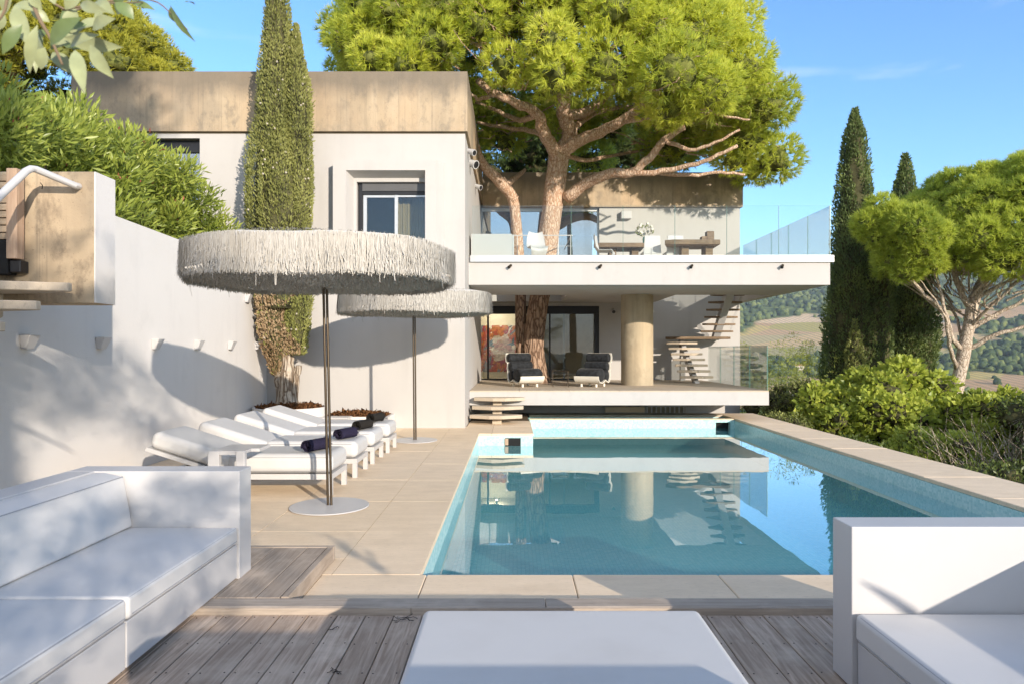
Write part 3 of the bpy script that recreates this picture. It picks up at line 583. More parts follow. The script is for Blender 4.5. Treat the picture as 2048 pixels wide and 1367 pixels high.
# upstairs glazing and room
uw = hb('window', M['alu'], CX, 2.62, WY+.10, WY+.2, 5.9, 6.0-.002, label='wide upper window wall reflecting the clouds')
for a, b in ((CX, -.97), (.13, .17), (1.37, 1.41), (2.60, 2.648)): MB().box(a, b, WY+.1, WY+.2, 3.682, 5.898).build('frame', M['alu'], uw)
for a, b in ((-.968, .128), (.172, 1.368), (1.412, 2.598)): MB().box(a, b, WY+.145, WY+.153, 3.682, 5.898).build('pane', M['window'], uw)
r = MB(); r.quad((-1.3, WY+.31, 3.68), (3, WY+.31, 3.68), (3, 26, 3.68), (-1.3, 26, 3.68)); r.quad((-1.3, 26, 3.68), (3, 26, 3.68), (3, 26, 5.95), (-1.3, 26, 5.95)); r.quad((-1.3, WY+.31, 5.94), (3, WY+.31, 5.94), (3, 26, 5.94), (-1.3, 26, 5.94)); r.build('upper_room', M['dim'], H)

# upper terrace slab with tree opening and stair opening
UT = 3.66; SY = 15.2; UX1 = 7.05
s = MB()
s.box(CX+.002, UX1, SY, 18.0, 3.05, UT); s.box(1.42, 4.27, 18.0, WY-.001, 3.05, UT); s.box(CX+.002, 1.42, 20.35, WY-.001, 3.05, UT); s.box(6.82, UX1, 18.0, WY-.001, 3.05, UT)
s.build('upper_slab', M['plaster'], H)
e = MB(); e.box(CX+.04, UX1+.06, SY-.055, SY-.002, 3.555, 3.70); e.box(UX1+.002, UX1+.06, SY-.002, WY, 3.555, 3.70); e.build('slab_trim', M['alu'], H)
# upper paving
ux = [CX+.01+i*.895 for i in range(10)]
for i in range(9):
    for j in range(3): MB().box(ux[i]+.004, min(ux[i+1], UX1-.06)-.004, 15.28+j*.9, 15.28+(j+1)*.9-.006, UT+.001, UT+.02).build('terrace_tile', M['stone'], H)
# lower terrace
LT = .69; LY = 15.5; LX1 = 5.80
s = MB(); s.box(CX+.002, LX1, LY, WY-.002, .36, LT-.03); s.build('lower_slab', M['plaster'], H)
lx = [CX+.004+i*(LX1-CX-.006)/6 for i in range(7)]
for i in range(6):
    for j in range(5): MB().box(lx[i]+.003, lx[i+1]-.003, LY+.002+j*1.118, LY+(j+1)*1.118-.004, LT-.0295, LT).build('terrace_tile', M['terr'], H)
hb('podium_wall', M['plaster'], CX+.001, 5.45, 17.6, 17.9, -2.9, .358)
hb('podium_ledge', M['stone'], 2.35, 3.35, 17.44, 17.598, .02, .16)
vt = hb('vent_grille', M['dim'], 3.42, 4.42, 17.57, 17.598, -.0, .155); 
for i in range(9): MB().box(3.42+i*.118, 3.45+i*.118, 17.54, 17.57, .0, .155).build('grille_bar', M['lacquer'], vt)
MB().box(3.42, 4.45, 17.53, 17.569, .156, .18).build('grille_bar', M['lacquer'], vt)
# column
MB().lathe([(.42, LT), (.42, 3.05)], (3.27, 18.06, 0), 48).build('column', M['colcon'], H, smooth=40)
# glass railings
def glass_panel(x0, x1, y0, y1, z0, z1, par):
    g = MB().box(x0, x1, y0, y1, z0, z1).build('glass_panel', M['glass'], par)
    if x1-x0 > y1-y0: MB().box(x1-.004, x1+.004, y0-.001, y1+.001, z0, z1).build('panel_edge', M['edge_glass'], g)
    else: MB().box(x0-.001, x1+.001, y0-.004, y0+.004, z0, z1).build('panel_edge', M['edge_glass'], g)
ur = thing('upper_glass_railing', (3, 15.2, 3.7), 'frameless glass railing along the upper terrace edge', 'railing')
gx = [-.93, 1.29, 2.445, 3.60, 4.755, 5.91, 7.05]
for i in range(6): glass_panel(gx[i]+.006, gx[i+1]-.006, SY-.005, SY+.008, 3.662, 4.81, ur)
for j in range(5): glass_panel(7.052, 7.064, SY+.02+j*1.16, SY+.01+(j+1)*1.16, 3.701, 4.81, ur)
lr = thing('lower_glass_railing', (5.77, 18, .7), 'frameless glass railing on the right side of the lower terrace', 'railing')
for j in range(4): glass_panel(5.77, 5.782, LY+.04+j*1.18, LY+.03+(j+1)*1.18, LT+.001, LT+1.02, lr)
# upper terrace low wall and tube rail round the tree opening
lw = thing('terrace_cabinet', (-.46, 15.7, UT), 'long white box at the left end of the upper terrace', 'cabinet')
MB().box(-.96, -.03, 15.42, 15.9, UT+.02, 4.22).build('box_body', M['lacquer'], lw, bevel=.006); MB().box(-.025, .01, 15.42, 15.9, UT+.02, 4.20).build('end_panel', M['alu'], lw)
tr_ = thing('tube_railing', (.8, 17.9, UT), 'thin white tube railing round the tree opening', 'railing')
for z_ in (4.05, 4.32, 4.60): MB().tube([(.02, 17.9, z_), (1.55, 17.9, z_)], .014 if z_ > 4.5 else .005, 6).build('rail', M['white_metal'], tr_)
for x_ in (.10, .75, 1.50): MB().tube([(x_, 17.9, UT), (x_, 17.9, 4.60)], .013, 6).build('post', M['white_metal'], tr_)
MB().tube([(1.52, 17.9, 4.60), (1.52, 20.4, 4.60)], .014, 6).build('rail', M['white_metal'], tr_)

# stairs on the right, lower flight, landing, upper flight
S = thing('terrace_stair', (5.2, 19.8, LT), 'concrete stair of pointed treads with a white stringer rising through the upper slab', 'stairs')
for i in range(7): tread_mb(.92, .42, .065, (5.08-.01*i, 18.95+.235*i, LT+.20+i*.158), .025, .12).build('tread', M['stepcon'], S, bevel=.004, seg=1)
MB().prism([(18.85, LT), (19.15, LT), (20.75, 1.72), (20.75, 1.90), (20.6, 1.90)], 5.02, 5.14, 'x').build('stringer', M['lacquer'], S)
MB().prism([(4.55, 20.45), (4.8, 20.2), (6.35, 20.2), (6.5, 20.45), (6.35, 20.95), (4.8, 20.95)], 1.93, 2.0).build('landing', M['oldwood'], S)
hb2 = MB().box(5.02, 5.16, 20.5, 20.64, LT, 1.928).build('post', M['plaster'], S)
for i in range(9): tread_mb(.95, .42, .05, (6.03, 20.25-.20*i, 2.18+i*.20), .05, .16).build('tread', M['oldwood'], S, label='dark wooden tread of the upper flight')
MB().prism([(20.55, 1.90), (20.35, 1.90), (18.5, 3.55), (18.5, 3.9), (18.62, 3.9)], 5.93, 6.13, 'x').build('stringer', M['lacquer'], S)
for i in range(26):
    y_ = 20.35-.06*i; z_ = 2.1+.06*i; MB().tube([(6.48, y_, z_), (6.48, y_, z_+.22)], .008, 5).build('baluster', M['white_metal'], S)
# near steps from patio to lower terrace
N = thing('patio_steps', (-.36, 15.05, 0), 'stack of pointed concrete steps from the patio up to the lower terrace', 'steps')
for i in range(3): tread_mb(1.14, .56, .075, (-.38+.03*i, 14.92+.22*i, .20+i*.175), .07, .12).build('tread', M['stepcon'], N, bevel=.006, seg=1); MB().box(-.46, -.26, 14.86+.22*i, 15.05+.22*i, 0 if i == 0 else .2+(i-1)*.175+.001, .124+i*.175).build('riser_block', M['stepcon'], N)
# facade lamps
def cyl_lamp(p, d, r, L, lab, name='spotlight', mat=None, group=None):
    p = Vector(p); d = Vector(d).normalized(); o = thing(name, p, lab, 'spotlight', group)
    MB().tube([p+d*L*.1, p+d*L], [r*.8, r], 12).build('lamp_head', mat or M['lacquer'], o, smooth=40); MB().tube([p, p+Vector((0, 0, .001))+d*L*.4], r*.35, 6).build('bracket', mat or M['lacquer'], o)
    MB().tube([p+d*L*1.001, p+d*L*1.02], [r*.8, r*.8], 12).build('lens', M['dark'], o)
for i, (px, l_) in enumerate(((1020, 'leftmost'), (1200, 'second from left'), (1382, 'third from left'), (1563, 'rightmost'))):
    x_, _, z_ = at(px, 533, SY); cyl_lamp((x_+.03, SY-.004, z_+.03), (-.4, -.6, -.45), .035, .12, 'small dark spotlight under the upper terrace edge, '+l_, mat=M['bronze'], group='spotlights under the upper terrace edge')
for i, (px, py, Y, l_) in enumerate(((936, 302, 14.9, 'top'), (942, 326, 15.6, 'middle, the largest'), (951, 372, 17.8, 'lowest'))):
    p = at(px, py, Y); cyl_lamp((CX+.002, Y, p[2]), (.7, -.5, -.35), .07 if i != 1 else .10, .2, 'white spotlight on the side wall under the roof band, '+l_)
p = at(1226, 613, WY); cyl_lamp((p[0], WY-.004, 2.93-.1), (0, -.8, -.3), .07, .17, 'white spotlight beside the column above the sliding doors')
o = thing('wall_light', (3.45, WY, 5.7), 'white shell lamp on the upper terrace wall', 'wall lamp'); MB().prism([(3.3, 5.62), (3.62, 5.62), (3.62, 5.86), (3.3, 5.86)], WY-.20, WY-.002, 'y').build('lamp_shade', M['lacquer'], o, bevel=.02)
# antenna
an = thing('roof_antenna', at(675, 143, 14.8), 'small grey antenna on the roof edge right of the cypress', 'antenna')
p = at(675, 145, 14.8); MB().tube([(p[0], 14.8, 6.6), (p[0], 14.8, 7.46)], .02, 6).build('mast', M['alu'], an); MB().box(p[0]-.2, p[0]+.16, 14.72, 14.88, 7.46, 7.49).build('head', M['dim'], an)
# outbuilding behind the oleander
ob = thing('outbuilding', (-8.6, 12.2, 3), 'small white outbuilding with dark flat roof behind the oleander', 'outbuilding')
MB().box(-8.75, -7.85, 12, 13.3, 3, 5.76).build('wall', M['plaster'], ob); MB().prism([(-8.9, 5.76), (-7.95, 5.76), (-7.2, 5.42), (-7.2, 5.52), (-7.9, 5.88), (-8.9, 5.90)], 11.9, 13.4, 'y').build('roof', M['dim'], ob)
# ================================================================== FURNITURE
def rbox(name, mat, par, x0, x1, y0, y1, z0, z1, bev=.02, seg=3, label=None, M_=None): return MB().box(x0, x1, y0, y1, z0, z1, M_).build(name, mat, par, bevel=bev, seg=seg, label=label)
# left sofa
SZ = DZ+.03
so = thing('sofa', (-2.4, 3, DZ), 'long white lacquered corner sofa with pale vinyl cushions on the left of the deck', 'sofa')
rbox('end_panel', M['lacquer'], so, -2.94, -1.806, 4.50, 4.70, SZ, .806, .006, 2)
rbox('back_panel', M['lacquer'], so, -2.94, -2.76, .2, 4.498, SZ, .806, .006, 2)
rbox('base', M['lacquer'], so, -2.758, -1.82, 3.212, 4.497, SZ+.02, .325, .006, 2); rbox('base', M['lacquer'], so, -2.758, -1.82, 1.70, 3.204, SZ+.02, .325, .006, 2); rbox('base', M['lacquer'], so, -2.758, -1.82, .2, 1.694, SZ+.02, .325, .006, 2)
rbox('plinth', M['rubber'], so, -2.70, -1.90, .25, 4.45, DZ+.002, SZ+.02, .002, 1)
rbox('seat_cushion', M['vinyl'], so, -2.755, -1.812, 3.213, 4.492, .328, .440, .022); rbox('seat_cushion', M['vinyl'], so, -2.755, -1.812, 1.702, 3.203, .328, .438, .022); rbox('seat_cushion', M['vinyl'], so, -2.755, -1.812, .2, 1.692, .328, .438, .022)
def wedge(y0, y1): return MB().prism([(-2.755, .442), (-2.50, .442), (-2.56, .775), (-2.68, .80), (-2.755, .80)], y0, y1, 'y').build('back_cushion', M['vinyl'], so, bevel=.02, seg=3)
wedge(3.213, 4.492); wedge(1.70, 3.203); wedge(.2, 1.69)
# piping seams along the seat edges
for a, b in ((3.235, 4.47), (1.725, 3.18)): MB().tube([(-1.822, a, .431), (-1.822, b, .431)], .0042, 6).build('piping', M['seam'], so)
for a, b in ((3.22, 4.49), (1.71, 3.2)):
    MB().tube([(-1.8115, a+.02, .352), (-1.8115, b-.02, .352)], .0025, 6).build('seam', M['seam'], so); MB().tube([(-2.553, a+.03, .777), (-2.553, b-.03, .777)], .0028, 6).build('seam', M['seam'], so)
# right sofa
s2 = thing('sofa', (2.2, 2.4, DZ), 'white lacquered sofa corner with vinyl seat at the lower right', 'sofa')
rbox('end_panel', M['lacquer'], s2, 1.535, 2.85, 3.10, 3.285, DZ+.01, .800, .006, 2)
rbox('back_panel', M['lacquer'], s2, 2.62, 2.85, .4, 3.098, DZ+.01, .800, .006, 2)
rbox('base', M['lacquer'], s2, 1.56, 2.61, .5, 3.097, SZ, .278, .006, 2)
rbox('seat_cushion', M['vinyl'], s2, 1.542, 2.612, .5, 3.092, .282, .415, .028)
MB().tube([(1.553, .55, .404), (1.553, 3.05, .404)], .0038, 6).build('piping', M['seam'], s2); MB().tube([(1.5415, .55, .306), (1.5415, 3.06, .306)], .0025, 6).build('seam', M['seam'], s2)
# ottoman
ot = thing('ottoman', (.22, 2.4, DZ), 'large white padded ottoman in the middle of the deck in front of the pool', 'ottoman')
rbox('cushion', M['vinyl'], ot, -.418, .862, 2.22, 3.17, .29, .402, .032, 4); rbox('base', M['lacquer'], ot, -.405, .848, 2.23, 3.155, SZ, .287, .008, 2)
MB().tube([(-.408, 2.26, .388), (-.408, 3.12, .388)], .0035, 6).build('piping', M['vinyl'], ot); MB().tube([(.852, 2.26, .388), (.852, 3.12, .388)], .0035, 6).build('piping', M['seam'], ot)
shade_sofa = thing('sofa', (.5, 1.6, DZ), 'unseen white sofa added across the near end of the deck to shade the ottoman', 'sofa')  # unseen sofa, added to shade the ottoman and the deck
rbox('back_panel', M['lacquer'], shade_sofa, -.55, 1.5, 1.10, 1.28, SZ, .80, .006, 2); rbox('base', M['lacquer'], shade_sofa, -.53, 1.48, 1.282, 2.12, SZ, .29, .006, 2); rbox('seat_cushion', M['vinyl'], shade_sofa, -.54, 1.49, 1.284, 2.13, .294, .43, .025)
# side table between sofa and first lounger
tb = thing('side_table', (-2.85, 6.9, 0), 'low white side table between the corner sofa and the nearest sun lounger', 'side table')
rbox('tabletop', M['lacquer'], tb, -3.02, -2.60, 6.98, 7.30, .565, .60, .006, 2); 
for a, w_ in ((-3.05, .115), (-2.77, .09)): MB().box(a, a+w_, 6.80, 6.87, .0, .60).build('leg', M['lacquer'], tb, bevel=.01)
MB().box(-2.935, -2.77, 6.80, 6.87, .56, .60).build('tabletop', M['lacquer'], tb); MB().box(-3.05, -2.68, 6.872, 6.978, .572, .60).build('tabletop', M['lacquer'], tb)
# sun loungers (foot at local x=0, head towards -x; y 0..0.68)
def lounger():
    o = thing('sun_lounger', (0,0,0), 'x', 'sun lounger', 'white sun loungers in a row along the garden wall')
    rbox('mattress', M['vinyl'], o, -1.18, -.005, -.015, .695, .245, .462, .075, 5)
    Mx = Matrix.Translation((-1.16, 0, .235)) @ Matrix.Rotation(R(17.5), 4, 'Y')
    MB().box(-.93, 0, -.015, .695, .02, .215, Mx).build('back_cushion', M['vinyl'], o, bevel=.075, seg=5)
    MB().box(-.95, -.02, 0, .68, -.03, .015, Mx).build('back_frame', M['white_metal'], o, bevel=.004, seg=1)
    rbox('frame', M['white_metal'], o, -1.95, -.01, 0, .68, .185, .24, .004, 1) if False else None
    for z_ in (.275, .425): MB().tube([(-1.12, -.0165, z_), (-.07, -.0165, z_)], .0022, 5).build('seam', M['seam'], o)
    f = MB(); f.box(-1.95, -.01, 0, .05, .18, .24); f.box(-1.95, -.01, .63, .68, .18, .24); f.box(-.06, -.01, .05, .63, .18, .24); f.box(-1.95, -1.90, .05, .63, .18, .24); f.box(-1.2, -.06, .05, .63, .20, .235); f.build('frame', M['white_metal'], o)
    for x_ in (-.065, -1.90):
        for y_ in (0, .625): MB().box(x_, x_+.055, y_, y_+.055, 0, .179).build('leg', M['white_metal'], o)
    MB().box(-1.56, -1.52, .05, .09, .24, .36).build('back_prop', M['white_metal'], o)
    return o
L0 = lounger()
wl_ = ['nearest white sun lounger, by the side table, with a navy towel', 'second white sun lounger from the front, with a rolled navy towel', 'third white sun lounger from the front, with a charcoal towel', 'farthest white sun lounger, nearest the planters, with a charcoal towel']
for i, (x_, y_, a) in enumerate(((-1.99, 7.52, 0), (-1.96, 8.58, .3), (-1.955, 9.62, -.2), (-1.93, 10.66, .2))):
    o = L0 if i == 0 else copy_tree(L0)
    o.location = (x_, y_, 0); o.rotation_euler.z = R(a); o['label'] = wl_[i]
bpy.context.view_layer.update()
def towel_roll(p, rot, mat, lab, L=.30, r=.088):
    o = thing('rolled_towel', p, lab, 'towel', 'rolled towels on the loungers')
    prof = []
    for k in range(64): a = k/64*2*math.pi*2.6; q = r*(.25+.75*k/63); prof.append((math.cos(a)*q, math.sin(a)*q*.88+r*.9))
    inner = [(x_*.86, (z_-r*.9)*.86+r*.9) for x_, z_ in prof]; band = MB(); n = len(prof); vs = []
    for yy in (-L/2, -L/4, 0, L/4, L/2):
        for q in prof: vs.append((q[0]+random.gauss(0, .0015), yy+(random.gauss(0, .004) if abs(yy) > L*.4 else 0), q[1]+random.gauss(0, .0015)))
    for yy in (-L/2, -L/4, 0, L/4, L/2):
        for q in inner: vs.append((q[0], yy, q[1]))
    fs = []
    for j in range(4):
        for i in range(n-1):
            a = j*n+i; fs.append((a, a+1, a+n+1, a+n)); b = a+5*n; fs.append((b, b+n, b+n+1, b+1))
    for i in range(n-1): fs.append((i, i+5*n, i+5*n+1, i+1)); a = 4*n+i; fs.append((a, a+1, a+5*n+1, a+5*n))
    Mr = Matrix.Translation(p) @ Matrix.Rotation(rot, 4, 'Z'); band.add([Mr @ Vector(v) for v in vs], fs); band.build('roll', mat, o, smooth=60)
    fg = MB()
    for i in range(70):
        a = random.uniform(0, 6.28); q = r*random.uniform(.4, 1.0); b = Vector((math.cos(a)*q, L/2, math.sin(a)*q*.9+r*.9)); fg.tube([Mr @ b, Mr @ (b+Vector((random.gauss(0, .01), .03, random.gauss(0, .012))))], .0028, 3)
    fg.build('fringe', mat, o, kind='stuff')
for (px, Y, mt, rot, lab) in ((632, 7.72, 'towel_n', -27, 'navy rolled towel on the nearest sun lounger'), (692, 8.80, 'towel_n', -26, 'navy rolled towel on the second sun lounger'), (726, 9.82, 'towel_b', -24, 'charcoal rolled towel on the third sun lounger'), (752, 10.9, 'towel_b', -22, 'charcoal rolled towel on the farthest sun lounger')):
    towel_roll(((px-VX)*Y/F_PX, Y, .453), R(rot), M[mt], lab)

# fringed parasols
def umbrella(loc, rad, zb, zt, apex, lab, seed, tilt=(0, 0)):
    rg = np.random.default_rng(seed); o = thing('parasol', loc, lab, 'parasol', 'fringed round parasols by the loungers')
    MB().lathe([(.001, 0), (.39, 0), (.40, .006), (.395, .014), (.001, .018)], loc, 48).build('base_plate', M['white_metal'], o, smooth=40)
    x, y, _ = loc
    for dx in (-.017, .017): MB().tube([(x+dx, y, .018), (x+dx-.02+tilt[0]*.5, y, apex-.12)], .0135, 12).build('pole', M['bronze'], o, smooth=40)
    N = 10; cx_, cy_ = x+tilt[0], y+tilt[1]
    def rim(a): return rad*(1-.035*abs(math.sin(a*N/2)))*(1+.012*math.sin(a*2+seed))
    def sag(a): return .012*math.sin(a*3+seed)+.006*math.sin(a*5+2*seed)
    n = 120; top = MB(); rings = [(0, apex), (.35, apex-.035), (.7, apex-.12), (.93, zt+.03), (1.0, zt-.03)]
    vs = []; fs = []
    for q, z in rings:
        for k in range(n): a = 2*math.pi*k/n; vs.append((cx_+rim(a)*q*math.cos(a), cy_+rim(a)*q*math.sin(a), z+sag(a)*q))
    # inner skirt (cloth behind the fringe) and flat underside
    m_ = len(rings)
    for q, z in ((1.0, zb+.07), (.93, zb+.03), (.5, zb-.0), (.03, zb-.03)):
        for k in range(n): a = 2*math.pi*k/n; vs.append((cx_+rim(a)*q*math.cos(a), cy_+rim(a)*q*math.sin(a), z+sag(a)*q)); 
    mm = m_+4; fs = [(i*n+k, i*n+(k+1)%n, (i+1)*n+(k+1)%n, (i+1)*n+k) for i in range(mm-1) for k in range(n)]
    top.add(vs, fs); top.build('canopy', M['fabric'], o, smooth=30)
    # ribs poking at the rim
    for k in range(N):
        a = 2*math.pi*(k+.5)/N; MB().tube([(cx_, cy_, apex-.1), (cx_+rad*.97*math.cos(a), cy_+rad*.97*math.sin(a), zt-.02+sag(a))], .008, 5).build('rib', M['alu'], o)
    # hanging fringe strands: thin ribbons in several layers
    ns = 11000; a = rg.uniform(0, 2*np.pi, ns); r_ = rad*(1-.035*np.abs(np.sin(a*N/2)))*(1+.012*np.sin(a*2+seed))+rg.uniform(.004, .026, ns)
    sg = .012*np.sin(a*3+seed)+.006*np.sin(a*5+2*seed); z0 = zt+rg.uniform(-.05, .015, ns)+sg; z1 = zb+sg+rg.normal(0, .012, ns); lg = rg.random(ns) < .005; z1[lg] -= rg.uniform(.03, .12, lg.sum())
    short = rg.random(ns) < .35; z1[short] = z0[short]-(z0[short]-z1[short])*rg.uniform(.4, .9, short.sum())
    wd = rg.uniform(.0016, .0042, ns); pts = []
    for j, f in enumerate((0, .33, .66, 1)):
        jit = rg.normal(0, .004*(j+.2), ns); rr_ = r_+rg.normal(0, .005*(j+.2), ns)+.008*np.sin(a*23+seed)*f; zz = z0+(z1-z0)*f
        for s_ in (-1, 1):
            aa_ = a+(jit+s_*wd)/rad; pts.append(np.stack([cx_+rr_*np.cos(aa_), cy_+rr_*np.sin(aa_), zz], -1))
    P = np.stack(pts, 1).reshape(-1, 3); b = np.arange(ns)[:, None]*8; F_ = np.concatenate([b+np.array([0,1,3,2]), b+np.array([2,3,5,4]), b+np.array([4,5,7,6])])
    tone = np.repeat(np.clip(rg.normal(.55, .13, ns)+.12*np.sin(a*9+seed), 0, 1), 8); fmesh('fringe', P, F_, M['fringe'], o, tone=tone, kind='stuff')
    # shaggy strands over the top and a short pile underneath
    ns = 5200; a = rg.uniform(0, 2*np.pi, ns); q = np.sqrt(rg.random(ns)*.96); zz = np.interp(q, [0, .35, .7, .93, 1], [apex, apex-.035, apex-.12, zt+.03, zt-.03])
    P0 = np.stack([cx_+rad*.98*q*np.cos(a), cy_+rad*.98*q*np.sin(a), zz+.004], -1); D = np.stack([np.cos(a), np.sin(a), np.full(ns, .12)], -1)+rg.normal(0, .35, (ns, 3)); D[:, 2] = np.abs(D[:, 2])*.6; D /= np.linalg.norm(D, axis=1)[:, None]
    S_ = np.cross(D, [0,0,1.]); S_ /= np.linalg.norm(S_, axis=1)[:, None]; Ln = rg.uniform(.012, .04, (ns, 1)); P = np.stack([P0-S_*.006, P0+S_*.006, P0+D*Ln], 1).reshape(-1, 3)
    fmesh('pile', P, np.arange(ns*3).reshape(-1, 3), M['fringe'], o, tone=np.repeat(rg.uniform(.6, 1, ns), 3), kind='stuff')
    ns = 9000; a = rg.uniform(0, 2*np.pi, ns); q = np.sqrt(rg.random(ns)); zz = np.interp(q, [0, .5, .93, 1], [zb-.03, zb, zb+.03, zb+.07])
    P0 = np.stack([cx_+rad*q*np.cos(a), cy_+rad*q*np.sin(a), zz+.004], -1); D = rg.normal(0, .5, (ns, 3)); D[:, 2] = -1; D /= np.linalg.norm(D, axis=1)[:, None]
    S_ = np.cross(D, rg.normal(0, 1, (ns, 3))); S_ /= np.linalg.norm(S_, axis=1)[:, None]; Ln = rg.uniform(.02, .06, (ns, 1)); P = np.stack([P0-S_*.007, P0+S_*.007, P0+D*Ln], 1).reshape(-1, 3)
    fmesh('underside_pile', P, np.arange(ns*3).reshape(-1, 3), M['fringe'], o, tone=np.repeat(rg.uniform(.3, .9, ns), 3), kind='stuff')
umbrella((-1.885, 7.0, 0), 1.335, 2.27, 2.60, 2.76, 'large fringed white parasol in front, over the nearest sun loungers', 3, (-.07, 0))
umbrella((-1.75, 12.13, 0), 1.33, 2.24, 2.58, 2.72, 'smaller looking fringed white parasol behind, next to the house corner', 8, (.0, 0))

# planters by the house corner
pn = thing('round_planter', (-4.35, 13.3, 0), 'round white plastered planter holding the tall cypress', 'planter')
MB().lathe([(.001, 0), (.66, 0), (.70, .50), (.655, .50), (.64, .44), (.001, .44)], (-4.38, 13.38, 0), 48).build('tub', M['plaster2'], pn, smooth=40)
def mulch(c, rx, ry, z, n, par, rnd=True):
    u = RNG.random(n); a = RNG.uniform(0, 6.28, n)
    if rnd: x = c[0]+rx*np.sqrt(u)*np.cos(a); y = c[1]+ry*np.sqrt(u)*np.sin(a)
    else: x = c[0]+RNG.uniform(-rx, rx, n); y = c[1]+RNG.uniform(-ry, ry, n)
    hz = .07*np.clip(1-((x-c[0])**2/rx**2+(y-c[1])**2/ry**2), 0, 1); s = RNG.uniform(.012, .035, (n, 1))
    P0 = np.stack([x, y, z+hz], -1); V = P0[:, None]+RNG.normal(0, 1, (n, 4, 3))*s[:, None]; F_ = (np.arange(n)*4)[:, None, None]+np.array([(0,1,2),(0,3,1),(1,3,2),(0,2,3)])[None]
    return fmesh('mulch', V.reshape(-1, 3), F_.reshape(-1, 3), M['soil'], par, kind='stuff')
mulch((-4.38, 13.38), .62, .62, .48, 1500, pn); MB().lathe([(.001, .44), (.63, .455), (.3, .50), (.001, .53)], (-4.38, 13.38, 0), 24).build('soil', M['soil'], pn)
pb = thing('planter_box', (-3.1, 13.7, 0), 'low white planter box filled with bark mulch against the house', 'planter')
MB().box(-3.75, -2.45, 13.35, 14.09, 0, .30).build('box_body', M['plaster2'], pb, bevel=.006, seg=1); MB().box(-3.68, -2.52, 13.42, 14.08, .301, .312).build('soil', M['soil'], pb); mulch((-3.1, 13.72), .57, .30, .315, 700, pb, False)
cu = thing('power_box', (-3.45, 13.2, 0), 'small white lidded box with a dark square socket beside the planter', 'box')
MB().box(-3.72, -3.17, 12.98, 13.34, 0, .30).build('box_body', M['lacquer'], cu, bevel=.01); MB().box(-3.74, -3.15, 12.96, 13.345, .302, .325).build('lid', M['lacquer'], cu, bevel=.004, seg=1); MB().box(-3.58, -3.48, 12.97, 12.979, .17, .27).build('socket', M['dim'], cu)

# lower terrace lounge chairs: cream shell with three black pads
def lounge_chair(loc, rot, lab):
    o = thing('lounge_chair', (0,0,0), lab, 'lounge chair', 'black velvet lounge chairs on the lower terrace')
    W = .31
    def roll(cy_, cz, ry, rz, name, W_=W, tilt=0):
        b = MB(); n = 28; prof = [(-W_, .80), (-W_+.015, .95), (-W_+.04, 1), (W_-.04, 1), (W_-.015, .95), (W_, .80)]; vs = []
        for x_, q in prof:
            for k in range(n):
                a = 2*math.pi*k/n; yy, zz = ry*q*math.cos(a), rz*q*math.sin(a); vs.append((x_, cy_+yy*math.cos(tilt)-zz*math.sin(tilt), cz+yy*math.sin(tilt)+zz*math.cos(tilt)))
        m_ = len(prof); fs = [(i*n+k, (i+1)*n+k, (i+1)*n+(k+1)%n, i*n+(k+1)%n) for i in range(m_-1) for k in range(n)]+[tuple(range(n)), tuple((m_-1)*n+k for k in range(n))[::-1]]
        b.add(vs, fs); b.build(name, M['velvet'], o, smooth=45)
    roll(.30, .72, .10, .115, 'head_pad', tilt=.2); roll(.20, .50, .105, .125, 'back_pad', tilt=.2); roll(-.20, .295, .25, .165, 'seat_pad'); roll(.18, .27, .12, .15, 'lower_pad')
    cur = [(.40, .84), (.44, .72), (.41, .62), (.33, .585), (.33, .52), (.35, .44), (.31, .37), (.33, .25), (.28, .13), (.18, .09), (.06, .13), (.0, .16), (-.06, .13), (-.20, .09), (-.38, .11), (-.46, .20), (-.47, .27)]
    th = []
    for i, (a, b) in enumerate(cur):
        q = Vector(cur[min(i+1, len(cur)-1)])-Vector(cur[max(i-1, 0)]); nrm = Vector((-q.y, q.x)).normalized()*.022; th.append((a-nrm.x, b-nrm.y))
    for sx in (-1, 1):
        pass
    sh = MB(); n = len(cur); vs = [(sx*(W+.022), a, b) for sx in (-1, 1) for a, b in cur]+[(sx*(W+.022), a, b) for sx in (-1, 1) for a, b in th]
    for i in range(n-1): sh_f = [(i, i+1, n+i+1, n+i), (2*n+i, 3*n+i, 3*n+i+1, 2*n+i+1), (i, 2*n+i, 2*n+i+1, i+1), (n+i, n+i+1, 3*n+i+1, 3*n+i)]; sh.add([], []) ; sh.f += sh_f
    sh.f += [(0, n, 3*n, 2*n), (n-1, 3*n-1, 4*n-1, 2*n-1)]; sh.v = vs; sh.build('shell', M['shell'], o, smooth=50)
    for xx in (-.2, .2):
        for yy in (-.3, .2): MB().lathe([(.03, 0), (.03, .075)], (xx, yy, 0), 10).build('foot', M['shell'], o)
    o.location = loc; o.rotation_euler.z = rot; return o
lounge_chair((at(1049, 772, 17.0)[0], 17.3, LT), R(26), 'black velvet lounge chair with rolled pads in front of the tree trunk')
lounge_chair((at(1190, 772, 17.0)[0], 17.3, LT), R(-30), 'black velvet lounge chair with rolled pads just left of the concrete column')
gt = thing('wire_side_table', (1.2, 17.2, LT), 'small square open metal side table between the two lounge chairs', 'side table')
x0, x1 = at(1106, 0, 17)[0], at(1137, 0, 17)[0]
for xx in (x0, x1):
    for yy in (17.0, 17.38): MB().tube([(xx, yy, LT), (xx, yy, LT+.40)], .007, 5).build('leg', M['bronze'], gt)
for a, b in (((x0,17.0),(x1,17.0)), ((x0,17.38),(x1,17.38)), ((x0,17.0),(x0,17.38)), ((x1,17.0),(x1,17.38))): MB().tube([(*a, LT+.40), (*b, LT+.40)], .008, 5).build('rail', M['bronze'], gt)
MB().box(x0, x1, 17.0, 17.38, LT+.40, LT+.408).build('glass_top', M['glass'], gt)

